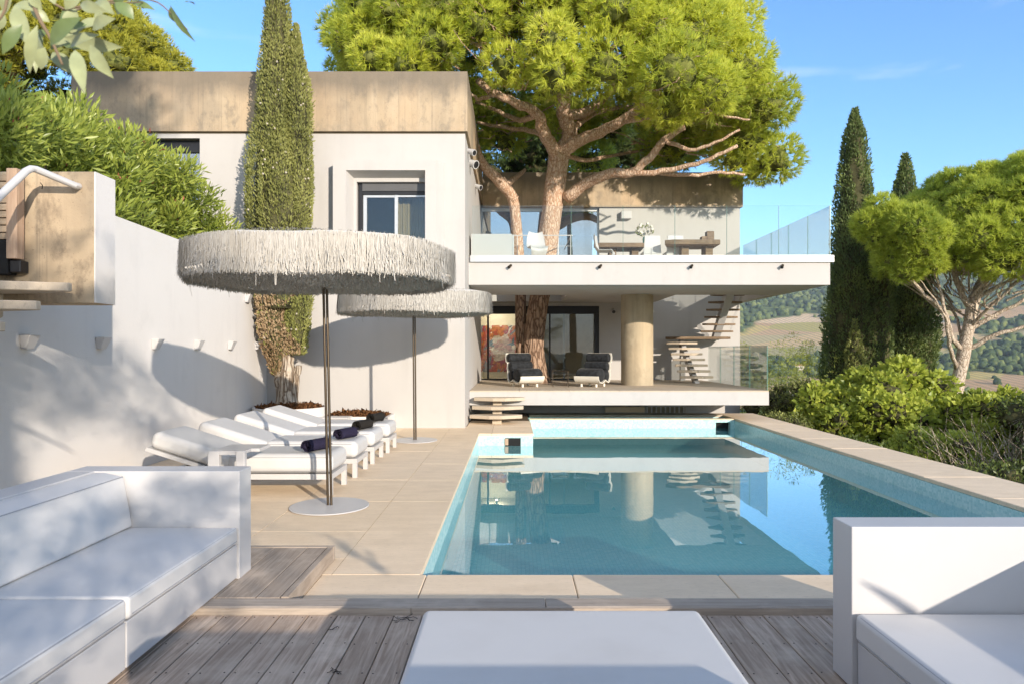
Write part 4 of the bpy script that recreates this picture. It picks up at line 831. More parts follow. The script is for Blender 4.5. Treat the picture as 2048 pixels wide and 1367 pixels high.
# upper terrace: timber tables, chairs, vase
UF = UT+.02
def timber_table(x0, x1, y0, y1, zt, lab):
    o = thing('timber_table', ((x0+x1)/2, y0, UF), lab, 'table')
    MB().prism([(x0, y0+.12), (x0+.18, y0), (x1-.05, y0+.02), (x1, y1), (x0+.25, y1+.03)], zt-.12, zt).build('tabletop', M['oldwood'], o, bevel=.015)
    for xx in (x0+.45, x1-.35): MB().box(xx, xx+.18, (y0+y1)/2-.2, (y0+y1)/2+.2, UF, zt-.12).build('leg', M['oldwood'], o)
timber_table(2.15, 3.55, 18.2, 19.1, 4.46, 'long rough timber table on the upper terrace behind the moulded chair'); timber_table(3.75, 5.15, 16.8, 17.7, 4.32, 'lower rough timber bench table at the right of the upper terrace')
bk = thing('timber_block', (4.9, 17.1, 4.32), 'upright squared timber block standing on the right timber table', 'wood block'); MB().box(4.82, 5.00, 17.0, 17.2, 4.322, 4.56).build('block', M['oldwood'], bk, bevel=.01); MB().box(4.69, 4.818, 17.0, 17.2, 4.322, 4.43).build('block', M['oldwood'], bk, bevel=.01)
def panton(loc, rot, lab, mat='lacquer', name='moulded_chair'):
    o = thing(name, (0,0,0), lab, 'chair', 'white chairs on the upper terrace')
    c = [(.22, .86), (.21, .70), (.17, .52), (.10, .44), (-.08, .43), (-.20, .44), (-.25, .40), (-.24, .32), (-.12, .18), (.08, .07), (.22, .02), (.24, 0)]; wd = [.17, .22, .24, .24, .23, .22, .22, .20, .17, .18, .23, .24]
    b = MB(); n = len(c); vs = []
    for (y_, z_), w_ in zip(c, wd):
        for u in (-1, -.6, 0, .6, 1): vs.append((w_*u, y_-.05*abs(u)**2, z_+(.04*u*u)))
    k = len(vs); vs += [(x_, y_+.012, z_-.012) for x_, y_, z_ in vs]; fs = []
    for i in range(n-1):
        for j in range(4): a = i*5+j; fs += [(a, a+1, a+6, a+5), (k+a, k+a+5, k+a+6, k+a+1)]
        fs += [(i*5, i*5+5, k+i*5+5, k+i*5), (i*5+4, k+i*5+4, k+i*5+9, i*5+9)]
    b.add(vs, fs); b.build('shell', M[mat], o, smooth=60); o.location = loc; o.rotation_euler.z = rot; return o
panton((at(1205, 0, 17.6)[0], 17.6, UF), R(75), 'white moulded cantilever chair turned sideways at the left end of the table')
panton((at(1075, 0, 16.6)[0]+.0, 17.0, UF), R(10), 'white chair back behind the tube railing left of the main trunk')
def block_chair(px, lab, w=.45, Y=17.3, top=.82, name='club_chair'):
    x = at(px, 0, Y)[0]; o = thing(name, (x, Y, UF), lab, 'chair', 'white chairs on the upper terrace')
    MB().prism([(x-w/2, UF+.35), (x-w/2+.03, UF+top), (x+w/2-.03, UF+top), (x+w/2, UF+.35)], Y, Y+.04, 'y').build('backrest', M['lacquer'], o, bevel=.01)
    MB().box(x-w/2, x+w/2, Y+.041, Y+.5, UF+.36, UF+.42).build('seat', M['lacquer'], o, bevel=.01)
    MB().prism([(x-w/2, UF), (x-w/2, UF+.349), (x+w/2, UF+.349), (x+w/2, UF)], Y, Y+.03, 'y').build('front_panel', M['lacquer'], o)
    for xx in (x-w/2, x+w/2-.03): MB().box(xx, xx+.03, Y+.45, Y+.48, UF, UF+.359).build('leg', M['lacquer'], o)
block_chair(1305, 'white square backed chair under the vase of flowers'); block_chair(1351, 'white square backed chair right of the vase, between table ends'); block_chair(1156, 'small pale chair seen between trunk and tube railing', .5, 18.6+.3, .75) if False else None
vs_ = thing('flower_vase', (3.4, 18.4, 4.46), 'glass vase with a bunch of white flowers on the timber table', 'vase')
vx = at(1298, 0, 18.5)[0]-.12
MB().lathe([(.001, 0), (.05, 0), (.055, .14), (.045, .2), (.001, .2)], (vx, 18.5, 4.461), 16).build('vase', M['edge_glass'], vs_, smooth=60)
# ================================================================== VEGETATION
def unit(a): return a/np.maximum(np.linalg.norm(a, axis=-1, keepdims=True), 1e-9)
def sph(n): return unit(RNG.normal(0, 1, (n, 3)))
def nz3(P, s, seed):
    r = np.random.default_rng(seed); o = 0
    for k in range(6): d = r.normal(0, 1, 3); d /= np.linalg.norm(d); o = o+np.sin(P@d*s*(1+.5*k)+r.uniform(0, 6.28))/(1+.4*k)
    return o/2.8
def needles(name, C, Rr, per, mat, par, L=(.10, .17), W=.018, nb=9, spread=.8, squash=.8, seed=0, outward=.75, kind='stuff', up=.35, tonef=None, lower=-.45):
    """tufts of needles on the shells of many clumps: C (n,3) centres, Rr (n,) radii"""
    n = len(C); cnt = np.maximum((per*(Rr/Rr.mean())**2), 8).astype(int); idx = np.repeat(np.arange(n), cnt); N = len(idx)
    d = sph(N); d[:, 2] = np.where(d[:, 2] < lower, -d[:, 2], d[:, 2]); rad = Rr[idx, None]*(1-RNG.random((N, 1))**2*.35)*np.array([1, 1, squash]); P = C[idx]+d*rad*(1+.13*nz3(C[idx]+d, 5, seed)[:, None])
    ax = unit(d*outward+np.array([0, 0, up])+RNG.normal(0, .3, (N, 3)))
    P2 = np.repeat(P, nb, 0); A2 = np.repeat(ax, nb, 0); D = unit(A2+RNG.normal(0, spread, (N*nb, 3))*.8); S = unit(np.cross(D, RNG.normal(0, 1, (N*nb, 3))))*W*.5
    Ln = RNG.uniform(*L, (N*nb, 1)); V = np.stack([P2-S, P2+S, P2+D*Ln], 1).reshape(-1, 3)
    base = RNG.random(n)[idx]*.45+.25; tone = np.clip(base+RNG.normal(0, .14, N)+.12*d[:, 2], 0, 1); tone = np.repeat(tone, nb*3)  # tone random per clump and tuft, rising toward each clump's top
    return fmesh(name, V, np.arange(N*nb*3).reshape(-1, 3), mat, par, tone=tone, kind=kind)
def leaves(name, P, D, mat, par, L, W, tone, kind='stuff', fold=.0, **kw):
    N = len(P); S = unit(np.cross(D, RNG.normal(0, 1, (N, 3)))); L = np.broadcast_to(np.asarray(L), (N,))[:, None]; W = np.broadcast_to(np.asarray(W), (N,))[:, None]*.5; nn = np.cross(D, S)
    V = np.stack([P, P+D*L*.5+S*W+nn*W*fold, P+D*L, P+D*L*.5-S*W+nn*W*fold], 1).reshape(-1, 3); b = (np.arange(N)*4)[:, None]; F_ = np.concatenate([b+np.array([0,1,2]), b+np.array([0,2,3])])
    return fmesh(name, V, F_, mat, par, tone=np.repeat(tone, 4), kind=kind, **kw)
def clump_leaves(name, C, Rr, per, mat, par, L, W, squash=.85, seed=0, up=.25, out=.8, rnd=.5, lower=-.6, fold=.25, kind='stuff', tadd=0):
    n = len(C); cnt = np.maximum(per*(Rr/Rr.mean())**2, 6).astype(int); idx = np.repeat(np.arange(n), cnt); N = len(idx); d = sph(N); d[:, 2] = np.where(d[:, 2] < lower, -d[:, 2], d[:, 2])
    P = C[idx]+d*Rr[idx, None]*(1-RNG.random((N, 1))**1.7*.5)*np.array([1, 1, squash])*(1+.2*nz3(C[idx]+d, 6, seed)[:, None]); D = unit(d*out+np.array([0, 0, up])+RNG.normal(0, rnd, (N, 3)))
    tone = np.clip(RNG.random(n)[idx]*.5+.2+RNG.normal(0, .16, N)+.1*d[:, 2]+tadd, 0, 1); Ls = RNG.uniform(L[0], L[1], N)  # random leaf tone, lifted toward the top of each clump
    return leaves(name, P, D, mat, par, Ls, Ls*W, tone, fold=fold, kind=kind)
def core(name, C, S, mat, par, jit=.12):
    V, F_, tn = blobs(C, S, jit, tone=np.zeros(len(C))); return fmesh(name, V, F_, mat, par, kind='stuff')
def smooth_path(P, k=4):
    P = [Vector(p) for p in P]; out = []
    for i in range(len(P)-1):
        p0, p1, p2, p3 = P[max(i-1, 0)], P[i], P[i+1], P[min(i+2, len(P)-1)]
        for j in range(k): t_ = j/k; out.append(.5*((2*p1)+(p2-p0)*t_+(2*p0-5*p1+4*p2-p3)*t_*t_+(3*p1-p0-3*p2+p3)*t_**3))
    return out+[P[-1]]
def limb(path, r0, r1, mat, par, name='branch', n=10, jit=0., k=4, flare=0):
    p = smooth_path(path, k); m_ = len(p); rad = []
    for i in range(m_):
        f = i/(m_-1); r = r0+(r1-r0)*f; r *= 1+flare*max(0, 1-f*6)**2; rad.append(r*(1+random.uniform(-.06, .06)))
    p = [q+Vector((random.uniform(-jit, jit), random.uniform(-jit, jit), random.uniform(-jit, jit))) if 0 < i < m_-1 else q for i, q in enumerate(p)]
    return MB().tube(p, rad, n).build(name, mat, par, smooth=True)
def A(px, py, Y): return at(px, py, Y)

M['shade_needles'] = m_leaf('shade_dark_needles', (.10, .15, .05), (.17, .22, .06), (.05, .08, .035), .25)  # shade of the rear pine put into a darker needle colour
# --- the big umbrella pine growing through the terraces
TY = 19.2
T1 = thing('umbrella_pine', (.6, TY, LT), 'huge umbrella pine growing through both terraces with a wide green crown over the house', 'pine tree')
limb([A(1072, 775, 19.3), A(1072, 745, 19.3), A(1068, 690, 19.3), A(1076, 600, 19.3), A(1090, 530, 19.3), A(1103, 440, 19.2), A(1110, 370, 19.2), A(1118, 320, 19.2)], .37, .255, M['bark'], T1, 'trunk', 22, .01, 5, .5) if False else None
def two_tone(path, r0, r1, zsplit, name='trunk', **kw):
    p = smooth_path(path, 6); lo = [q for q in p if q.z < zsplit]; hi = [q for q in p if q.z >= zsplit]; rs = [r0+(r1-r0)*i/(len(p)-1) for i in range(len(p))]; nl = len(lo)
    def bumpy(ps, rr, fl=0):
        n = 22; vs = []; b = MB(); b.tube(ps, rr, n)
        for i in range(len(b.v)):
            c = ps[i//n]; v = Vector(b.v[i]); d = v-c; a = math.atan2(d.y, d.x); f = 1+.05*math.sin(a*5+c.z*2.2)+.04*math.sin(a*9-c.z*3)+fl*math.exp(-max(0, (c.z-LT))*3.2)*(1+.35*math.sin(a*6)); b.v[i] = tuple(c+d*f)
        return b
    bumpy(lo+[hi[0]], rs[:nl+1], .45).build(name, M['bark'], T1, smooth=True, label='dark plated lower trunk'); bumpy(hi, rs[nl:]).build(name, M['bark_up'], T1, smooth=True, label='pale upper trunk')
two_tone([A(1075, 776, 19.3), A(1071, 740, 19.3), A(1068, 690, 19.3), A(1078, 600, 19.3), A(1090, 530, 19.3), A(1102, 440, 19.2), A(1110, 370, 19.2), A(1118, 310, 19.2)], .275, .285, 3.35)
two_tone([A(1050, 776, 19.5), A(1044, 720, 19.5), A(1041, 600, 19.5), A(1038, 520, 19.5), A(1032, 440, 19.5), A(1024, 395, 19.5), A(1000, 360, 19.4)], .155, .15, 3.35)
UPB = M['bark_up']
br = [([(1118,318,19.2),(1140,268,19.1),(1128,228,18.8),(1130,180,18.5),(1142,120,18.4)], .26, .13), ([(1118,318,19.2),(1102,290,18.9),(1085,260,18.6),(1074,228,18.3),(1030,205,18),(985,185,17.6),(955,160,17.4)], .20, .08),
 ([(1120,310,19.2),(1150,285,18.9),(1200,265,18.6),(1245,240,18.3),(1300,205,18),(1350,180,17.6)], .20, .08), ([(1132,232,18.8),(1170,225,19.4),(1220,185,19.9),(1270,120,20.2),(1300,60,20.4)], .16, .07),
 ([(1135,395,19.1),(1165,372,18.8),(1210,350,18.4),(1262,345,18),(1290,325,17.8),(1330,280,17.6),(1370,255,17.4)], .17, .07), ([(1262,345,18),(1310,345,17.8),(1370,335,17.5),(1420,318,17.2),(1475,292,17)], .09, .04),
 ([(1300,345,17.9),(1380,352,17.9),(1440,345,17.8),(1490,350,17.8)], .06, .03), ([(1330,282,17.6),(1380,300,17.3),(1430,285,17),(1480,260,16.8)], .06, .025), ([(1028,400,19.5),(1000,365,19.2),(960,320,18.8),(945,270,18.4),(935,240,18)], .17, .09),
 ([(1010,372,19.3),(1030,355,19.8),(1050,340,20.4)], .10, .05), ([(1075,230,18.3),(1040,240,18.8),(1000,225,19.3),(950,205,19.6)], .09, .04), ([(1095,275,18.7),(1060,262,19.4),(1010,255,20),(955,245,20.6)], .09, .04),
 ([(1140,262,19.1),(1180,232,20),(1240,215,21),(1300,215,22)], .11, .05), ([(1120,300,19.2),(1160,320,20),(1220,312,21),(1290,300,22)], .08, .04), ([(1245,242,18.3),(1290,240,17.5),(1350,225,16.8),(1420,228,16.2)], .07, .03),
 ([(1350,180,17.6),(1400,215,17),(1440,230,16.6),(1500,240,16.4)], .05, .02), ([(985,185,17.6),(960,200,17),(940,185,16.5)], .06, .03), ([(1130,185,18.5),(1100,150,17.5),(1070,110,16.8)], .09, .04), ([(1130,185,18.5),(1180,140,17.8),(1230,90,17)], .09, .04)]
for p, r0, r1 in br: limb([A(*q) for q in p], r0, r1, UPB, T1, n=12, jit=.025)
# crown: clumps on a tilted dome shell
cc = np.array([.98, 19.3]); rx, ry = 6.1, 4.4
def rim_z(x, y): return 8.3+.22*math.sin(x*1.9+y)-.10*(x-1.15)+.06*(y-19.3)-.46*max(0, x-5.0)*min(1, max(0, (y-17.2)/1.6))
C = []; 
for _ in range(5200):
    u = RNG.random(); a = RNG.uniform(0, 2*np.pi); q = math.sqrt(u); q *= 1+.06*math.sin(a*5+1)+.04*math.sin(a*11)
    x_, y_ = cc[0]+rx*q*math.cos(a), cc[1]+ry*q*math.sin(a); H_ = 4.35*math.sqrt(max(0, 1-min(1, q)**2.4)); z_ = rim_z(x_, y_)+H_+RNG.normal(0, .30)
    if q > .8: z_ = rim_z(x_, y_)+RNG.uniform(-.15, H_+.2)
    c_ = np.array([x_, y_, z_]); r_ = RNG.uniform(.50, .92)
    if all(np.linalg.norm((c_-o_[0])) > .60*(r_+o_[1]) for o_ in C): C.append((c_, r_))
CC = np.array([c for c, _ in C]); CR = np.array([r for _, r in C]); print('pine clumps', len(CC))
keep = ~((CC[:, 0] < -3.6) & (CC[:, 2] < 8.9)); CC, CR = CC[keep], CR[keep]; hole = nz3(CC, 1.5, 77) > .62; CC, CR = CC[~hole], CR[~hole]
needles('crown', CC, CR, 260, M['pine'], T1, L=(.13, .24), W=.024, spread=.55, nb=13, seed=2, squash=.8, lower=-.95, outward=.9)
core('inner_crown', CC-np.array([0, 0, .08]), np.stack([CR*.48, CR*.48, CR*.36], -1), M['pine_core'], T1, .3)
# inner hanging sprays under the dome, shaded greenery and bare twigs
n_ = 80; a = RNG.uniform(0, 2*np.pi, n_); q = np.sqrt(RNG.uniform(.03, .8, n_)); x_ = cc[0]+rx*q*np.cos(a); y_ = cc[1]+ry*q*np.sin(a); z_ = np.array([rim_z(p_, q_) for p_, q_ in zip(x_, y_)])+RNG.uniform(-.1, 1.0, n_)*np.where(y_ > 19.5, 1, .8)+.25
k = ((y_ > 19.0) | (np.abs(x_-1) > 3.6)) & (x_ > -2.5); needles('under_crown', np.stack([x_, y_, z_], -1)[k], RNG.uniform(.35, .7, k.sum()), 120, M['pine2'], T1, L=(.1, .2), W=.026, nb=7, seed=4, lower=-1)
tw = MB()
for _ in range(560):
    i = random.randrange(len(CC)); c = Vector(CC[i])+Vector((random.uniform(-.8, .8), random.uniform(-.95, .2), random.uniform(-.35, .5)))*float(CR[i]); tgt = Vector((1.2, 19.2, 8.0)); d = (tgt-c).normalized(); p = [c]
    for j in range(4): p.append(p[-1]+(d+Vector((random.gauss(0, .45), random.gauss(0, .45), random.gauss(.05, .3))))*random.uniform(.18, .4))
    tw.tube(p, [.006, .010, .014, .019, .026], 4)
tw.build('twigs', M['bark_up'], T1, kind='stuff')

def simple_pine(name, root, label, trunk, limbs, clumps, mat, coremat, barkm, r0, r1, per=200, W=.026, L=(.1, .19), nb=7, seed=1, group=None):
    T = thing(name, root, label, 'pine tree', group); limb(trunk, r0, r1, barkm, T, 'trunk', 16, .015, 5, .25)
    for p, a_, b_ in limbs: limb(p, a_*.85, b_*.85, barkm, T, 'branch', 8, .02)
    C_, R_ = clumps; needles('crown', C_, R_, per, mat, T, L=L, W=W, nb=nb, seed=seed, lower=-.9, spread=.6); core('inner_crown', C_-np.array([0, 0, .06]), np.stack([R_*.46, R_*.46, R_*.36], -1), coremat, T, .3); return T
def dome(c, rx, ry, H_, rimf, n, rlo, rhi, sep=.52, pw=2.4, edge=.8, low=.2):
    out = []
    for _ in range(n):
        a = RNG.uniform(0, 2*np.pi); q = math.sqrt(RNG.random()); x_, y_ = c[0]+rx*q*math.cos(a), c[1]+ry*q*math.sin(a); h = H_*math.sqrt(max(0, 1-q**pw)); z_ = rimf(x_, y_)+h+RNG.normal(0, .1)
        if q > edge: z_ = rimf(x_, y_)+RNG.uniform(-low, h+.1)
        r_ = RNG.uniform(rlo, rhi); c_ = np.array([x_, y_, z_])
        if all(np.linalg.norm(c_-o_[0]) > sep*(r_+o_[1]) for o_ in out): out.append((c_, r_))
    return np.array([o_[0] for o_ in out]), np.array([o_[1] for o_ in out])
# --- right stone pine
P2 = 19.0
tr2 = [A(1905, 900, P2), A(1912, 790, P2), A(1926, 710, P2), A(1938, 650, P2), A(1952, 590, P2), A(1985, 530, P2+.2), A(2010, 470, P2+.4)]
lb2 = [([A(1928,700,P2),A(1905,680,P2-.2),A(1890,630,P2-.5),A(1850,590,P2-.8),A(1815,550,P2-1),A(1790,510,P2-1.1)], .09, .035), ([A(1912,735,P2),A(1900,690,P2-.5),A(1893,640,P2-.8),A(1880,580,P2-1),A(1868,540,P2-1.2)], .07, .03),
 ([A(1945,620,P2),A(1925,590,P2),A(1908,540,P2+.1),A(1905,490,P2+.2),A(1905,460,P2+.2)], .12, .06), ([A(1938,660,P2),A(1970,640,P2-.2),A(2030,610,P2-.5),A(2100,570,P2-.8)], .09, .04), ([A(1932,700,P2),A(1990,670,P2-.4),A(2060,650,P2-.7),A(2120,620,P2-1)], .08, .035),
 ([A(1950,600,P2),A(2000,570,P2+.4),A(2060,545,P2+.6)], .08, .03), ([A(1948,610,P2),A(1960,560,P2+.5),A(1945,520,P2+.8),A(1890,500,P2+1)], .06, .03), ([A(1926,705,P2),A(1915,640,P2+.3),A(1880,600,P2+.7),A(1850,575,P2+.9)], .05, .02),
 ([A(1940,655,P2),A(1985,610,P2-.8),A(2040,560,P2-1.2),A(2090,520,P2-1.4)], .06, .025), ([A(1960,585,P2),A(1990,560,P2-.5),A(2010,520,P2-.9)], .05, .02), ([A(1893,640,P2-.8),A(1870,600,P2-1.1),A(1840,560,P2-1.3)], .035, .015)]
rc = dome((14.9, 19.3), 4.1, 3.7, 2.15, lambda x, y: 4.32+.15*math.sin(x*2+y)+.08*(x-13.8)+.05*(y-19.3), 2200, .34, .62, sep=.56)
lowc = np.array([A(1765, 470, 17.8), A(1800, 480, 17.5), A(1840, 500, 17.3), A(1785, 515, 17.9), A(1815, 540, 17.6), A(1860, 525, 17.6), A(1762, 415, 18), A(1790, 430, 17.5), A(1860, 470, 17.2), A(1830, 450, 17), A(1745, 450, 17.9)]); lowr = RNG.uniform(.36, .52, len(lowc))
T2 = simple_pine('stone_pine', (12.4, 19, -2.6), 'pale barked stone pine with many bare spreading limbs at the right edge', tr2, lb2, (np.concatenate([rc[0], lowc]), np.concatenate([rc[1], lowr])), M['pine2'], M['pine_core'], M['bark2'], .19, .12, per=230, W=.023, L=(.12, .21), nb=12, seed=5)
tw = MB()
for _ in range(150):
    i = random.randrange(len(rc[0])); c = Vector(rc[0][i])-Vector((0, 0, .3)); tgt = Vector(A(1945, 640, P2)); p = [c]; d = (tgt-c).normalized()
    for j in range(5): p.append(p[-1]+(d+Vector((random.gauss(0, .3), random.gauss(0, .3), random.gauss(-.05, .25))))*random.uniform(.25, .5))
    tw.tube(p, [.007, .011, .014, .018, .023, .03], 4)
tw.build('twigs', M['bark2'], T2, kind='stuff')
# --- upper left pines behind the house
C_ = dome((-13.2, 20), 3.4, 3, 2.6, lambda x, y: 9.0-.02*(x+13), 900, .45, .8)
simple_pine('tall_pine', (-15, 20, 3), 'big golden green pine rising behind the left end of the roof', [A(-40, 330, 20), A(-8, 215, 20), A(18, 150, 20), A(40, 90, 20)], [([A(18,150,20),A(-10,120,20),A(-40,90,20)], .12, .05), ([A(40,100,20),A(110,130,20.3),A(180,120,20.6)], .10, .05)], C_, M['pine3'], M['pine_core'], M['bark'], .30, .2, per=200, W=.028, L=(.12,.22), seed=7)
n_ = 46; C_ = (np.stack([RNG.uniform(-18, -13.4, n_), RNG.uniform(20.5, 23, n_), RNG.uniform(5.5, 9.0, n_)], -1), RNG.uniform(.5, .8, n_)); C_[0][:, 2] -= .25*(C_[0][:, 0]+14).clip(0)
simple_pine('young_pine', (-16, 22, 3), 'pale bushy young pine below the tall pine at the upper left', [(-15.6, 22, 3), (-15.5, 22, 5), (-15.4, 22, 7.5)], [], C_, M['pine3'], M['pine_core'], M['bark'], .2, .1, per=230, W=.03, seed=8)
n_ = 90; C_ = (np.stack([RNG.uniform(-26, -12.5, n_), RNG.uniform(24, 27, n_), RNG.uniform(3.5, 9.5, n_)], -1), RNG.uniform(.7, 1.1, n_)); C_[0][:, 2] = np.minimum(C_[0][:, 2], 8.5-.4*np.abs(C_[0][:, 0]+15))
simple_pine('dark_pine', (-18, 25, 3), 'shaded dark pine filling the gap at the far left', [(-18, 25, 3), (-18, 25, 8)], [], C_, M['pine2'], M['pine_core'], M['bark'], .25, .15, per=110, W=.04, seed=9)
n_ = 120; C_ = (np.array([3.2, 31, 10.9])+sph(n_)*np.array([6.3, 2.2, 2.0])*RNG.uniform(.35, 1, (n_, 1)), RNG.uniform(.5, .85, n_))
simple_pine('shaded_pine', (2.5, 31, 2), 'pine behind the rear wing, given dark needles for shade, seen through the limbs of the umbrella pine', [(2.5, 31, -3), (2.6, 31, 5), (3.0, 31, 10.5)], [([(2.8, 31, 8.5), (.5, 30.6, 10), (-1.5, 30.4, 11)], .12, .05), ([(2.8, 31, 8.8), (5.5, 30.8, 10), (8, 30.6, 10.8)], .12, .05)], C_, M['shade_needles'], M['cyp_core'], M['bark'], .3, .16, per=120, W=.03, L=(.13, .24), seed=31)
# --- cypresses
def cypress(root, label, prof, lobes, mat, n, par_name='cypress', L=.07, seed=0, core_s=.8, trunk=None, drymat=None, bark=None, cones=0, tipn=0):
    T = thing(par_name, root, label, 'cypress')
    zs = np.array([p[0] for p in prof]); rs = np.array([p[1] for p in prof]); x0, y0 = root[0], root[1]
    all_P = []; all_D = []; cm = MB()
    for (dx, dy, sc_, z0_, z1_, w_) in lobes:
        m_ = int(n*w_); z = RNG.uniform(z0_, z1_, m_); rr_ = np.interp(z, zs, rs); keep_ = RNG.random(m_) < rr_/rs.max()+.12; z = z[keep_]; rr_ = rr_[keep_]*sc_; a = RNG.uniform(0, 2*np.pi, len(z)); 
        q = np.stack([np.cos(a)*1.3, np.sin(a)*1.3, z*.55], -1); q2 = np.stack([np.cos(a)*3, np.sin(a)*3, z*1.8], -1)
        f = 1+.26*nz3(q, 2.6, seed+1)+.16*nz3(q2, 2.9, seed+2)-RNG.random(len(z))**2*.22; endf = np.clip((z1_-z)/1.2, 0, 1)**.6 if (dx or dy) else 1
        rr_ = rr_*endf*f; lean = (z-z0_)/(z1_-z0_)
        all_P.append(np.stack([x0+dx*(1-.0*lean)+rr_*np.cos(a), y0+dy+rr_*np.sin(a), z], -1)); all_D.append(unit(np.stack([np.cos(a)*.55, np.sin(a)*.55, np.full(len(z), 1.0)], -1)+RNG.normal(0, .35, (len(z), 3))))
        pz = np.linspace(z0_, z1_, 18); cm.lathe([(max(.01, float(np.interp(zz, zs, rs))*sc_*core_s*(float(np.clip((z1_-zz)/1.2, 0, 1)**.6) if (dx or dy) else 1)), zz) for zz in pz], (x0+dx, y0+dy, 0), 14)
    P = np.concatenate(all_P); D = np.concatenate(all_D); tn = np.clip(.5+.45*nz3(P, 4.5, seed+5)+RNG.normal(0, .15, len(P)), 0, 1)
    if drymat is not None:
        dm = drymat(P); leaves('dry_foliage', P[dm], D[dm], M['cyp_dry'], T, L*1.15, L*.5, tn[dm], fold=.3); P, D, tn = P[~dm], D[~dm], tn[~dm]
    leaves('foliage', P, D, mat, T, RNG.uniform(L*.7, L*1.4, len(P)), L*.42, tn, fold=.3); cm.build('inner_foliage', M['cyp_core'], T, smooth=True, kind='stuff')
    if cones:
        k = RNG.integers(0, len(P), cones); k = k[P[k, 1] < y0+.2]; V, F_, _ = blobs(P[k]+unit(P[k]-np.array([x0, y0, 0])*1.0)*0, np.full((len(k), 3), .022), .05); fmesh('cones', V, F_, M['cone'], T, kind='stuff')
    if trunk: 
        for tp, a_, b_ in trunk: limb(tp, a_, b_, bark, T, 'trunk', 14, .012, 5, .5)
    return T
cyp1 = cypress((-4.5, 13.4, .5), 'tall two topped cypress with a twisted pale trunk in the round planter against the house', [(1.15, .12), (1.5, .27), (2.0, .42), (2.7, .52), (3.2, .57), (4.2, .64), (5.2, .58), (6.2, .50), (7.2, .40), (8.2, .28), (9.2, .10)],
    [(-.14, 0, .84, 1.1, 9.6, .62), (.25, -.05, .54, 1.5, 7.95, .36), (.02, -.22, .62, 2.4, 6.2, .15)], M['cyp'], 62000, L=.06, seed=3, cones=260, drymat=lambda P: (P[:, 2] < 2.75+.25*np.sin(P[:, 0]*9)) & (P[:, 0] < -4.28+.15*np.sin(P[:, 2]*5)) & (RNG.random(len(P)) < .9),
    trunk=[([A(578, 812, 13.4), A(572, 770, 13.4), A(575, 735, 13.4), A(572, 690, 13.4)], .16, .12), ([A(562, 812, 13.38), A(560, 770, 13.38), A(552, 730, 13.38)], .10, .07), ([A(588, 810, 13.42), A(590, 770, 13.42), A(598, 730, 13.42)], .08, .06)], bark=M['bark3'])
cypress((11.0, 22.0, -2.9), 'tallest dark cypress just right of the terrace edge', [(-2.8, .5), (-1.5, .8), (.5, .95), (3, .86), (5, .66), (7, .46), (8.5, .30), (9.3, .05)], [(0, 0, 1, -2.6, 9.35, 1.0), (.35, -.3, .75, -2, 5.5, .25)], M['cyp2'], 46000, L=.10, seed=6, core_s=.84)
cypress((14.05, 24.5, -2.9), 'dark cypress behind the crown of the stone pine', [(-2.8, .5), (-1, .95), (1, 1.05), (3, 1.0), (5, .75), (7, .4), (8.4, .12), (8.6, .03)], [(0, 0, 1, -2.6, 8.6, 1.0), (-.3, -.3, .7, -2.2, 4, .3)], M['cyp2'], 38000, L=.11, seed=9, core_s=.84)
cypress((10.6, 21.2, -2.9), 'small young cypress at the foot of the tallest one', [(-2.8, .4), (0, .42), (1.6, .25), (2.4, .03)], [(0, 0, 1, -2.8, 2.5, 1)], M['shrub2'], 7000, L=.09, seed=12, core_s=.75)
cypress((-10.3, 22.5, 3), 'small cypress tip showing above the roof between pine and cypress', [(3, .7), (7, .6), (9, .35), (10, .2), (10.6, .02)], [(0, 0, 1, 3, 10.6, 1)], M['cyp'], 9000, L=.12, seed=13, core_s=.8)
# --- oleander over the garden wall
O = thing('oleander', (-6.6, 10.5, 3.1), 'large oleander hedge with narrow bright leaves and red seed heads over the garden wall', 'shrub')
n_ = 370; yy = RNG.uniform(7.2, 13.7, n_); xx = RNG.uniform(-9.6, -5.48, n_); topz = np.interp(yy, [7.2, 8.6, 10, 11.5, 12.8, 14], [4.35, 4.45, 4.75, 4.9, 4.35, 3.6])+.22*nz3(np.stack([xx, yy, xx*0], -1), 1.4, 3)-.35*np.clip(xx+5.9, 0, 1)
zz = np.maximum(3.1+(topz-3.1)*RNG.random(n_)**.55, 3.42); OC = np.stack([xx, yy, zz], -1); OR = RNG.uniform(.24, .42, n_)
clump_leaves('foliage', OC, OR, 215, M['olea'], O, (.10, .18), .23, lower=-.95, up=.55, out=.9, rnd=.38, seed=3); k = RNG.random(n_) < .45; clump_leaves('seed_heads', OC[k]+np.array([0, 0, .06]), OR[k]*.95, 16, M['olea_fl'], O, (.05, .09), .35, lower=0, up=.8)
0 and core('inner_foliage', OC-np.array([0, 0, .12]), np.stack([OR*.28]*3, -1), M['cyp_core'], O, .3)
for i in range(10): y_ = 8+i*.6; limb([(-6.4+random.uniform(-.6, .6), y_, 3.0), (-6.2, y_+.2, 3.6), (-5.9, y_+.1, 4.1)], .03, .012, M['twig'], O, 'stem', 6)
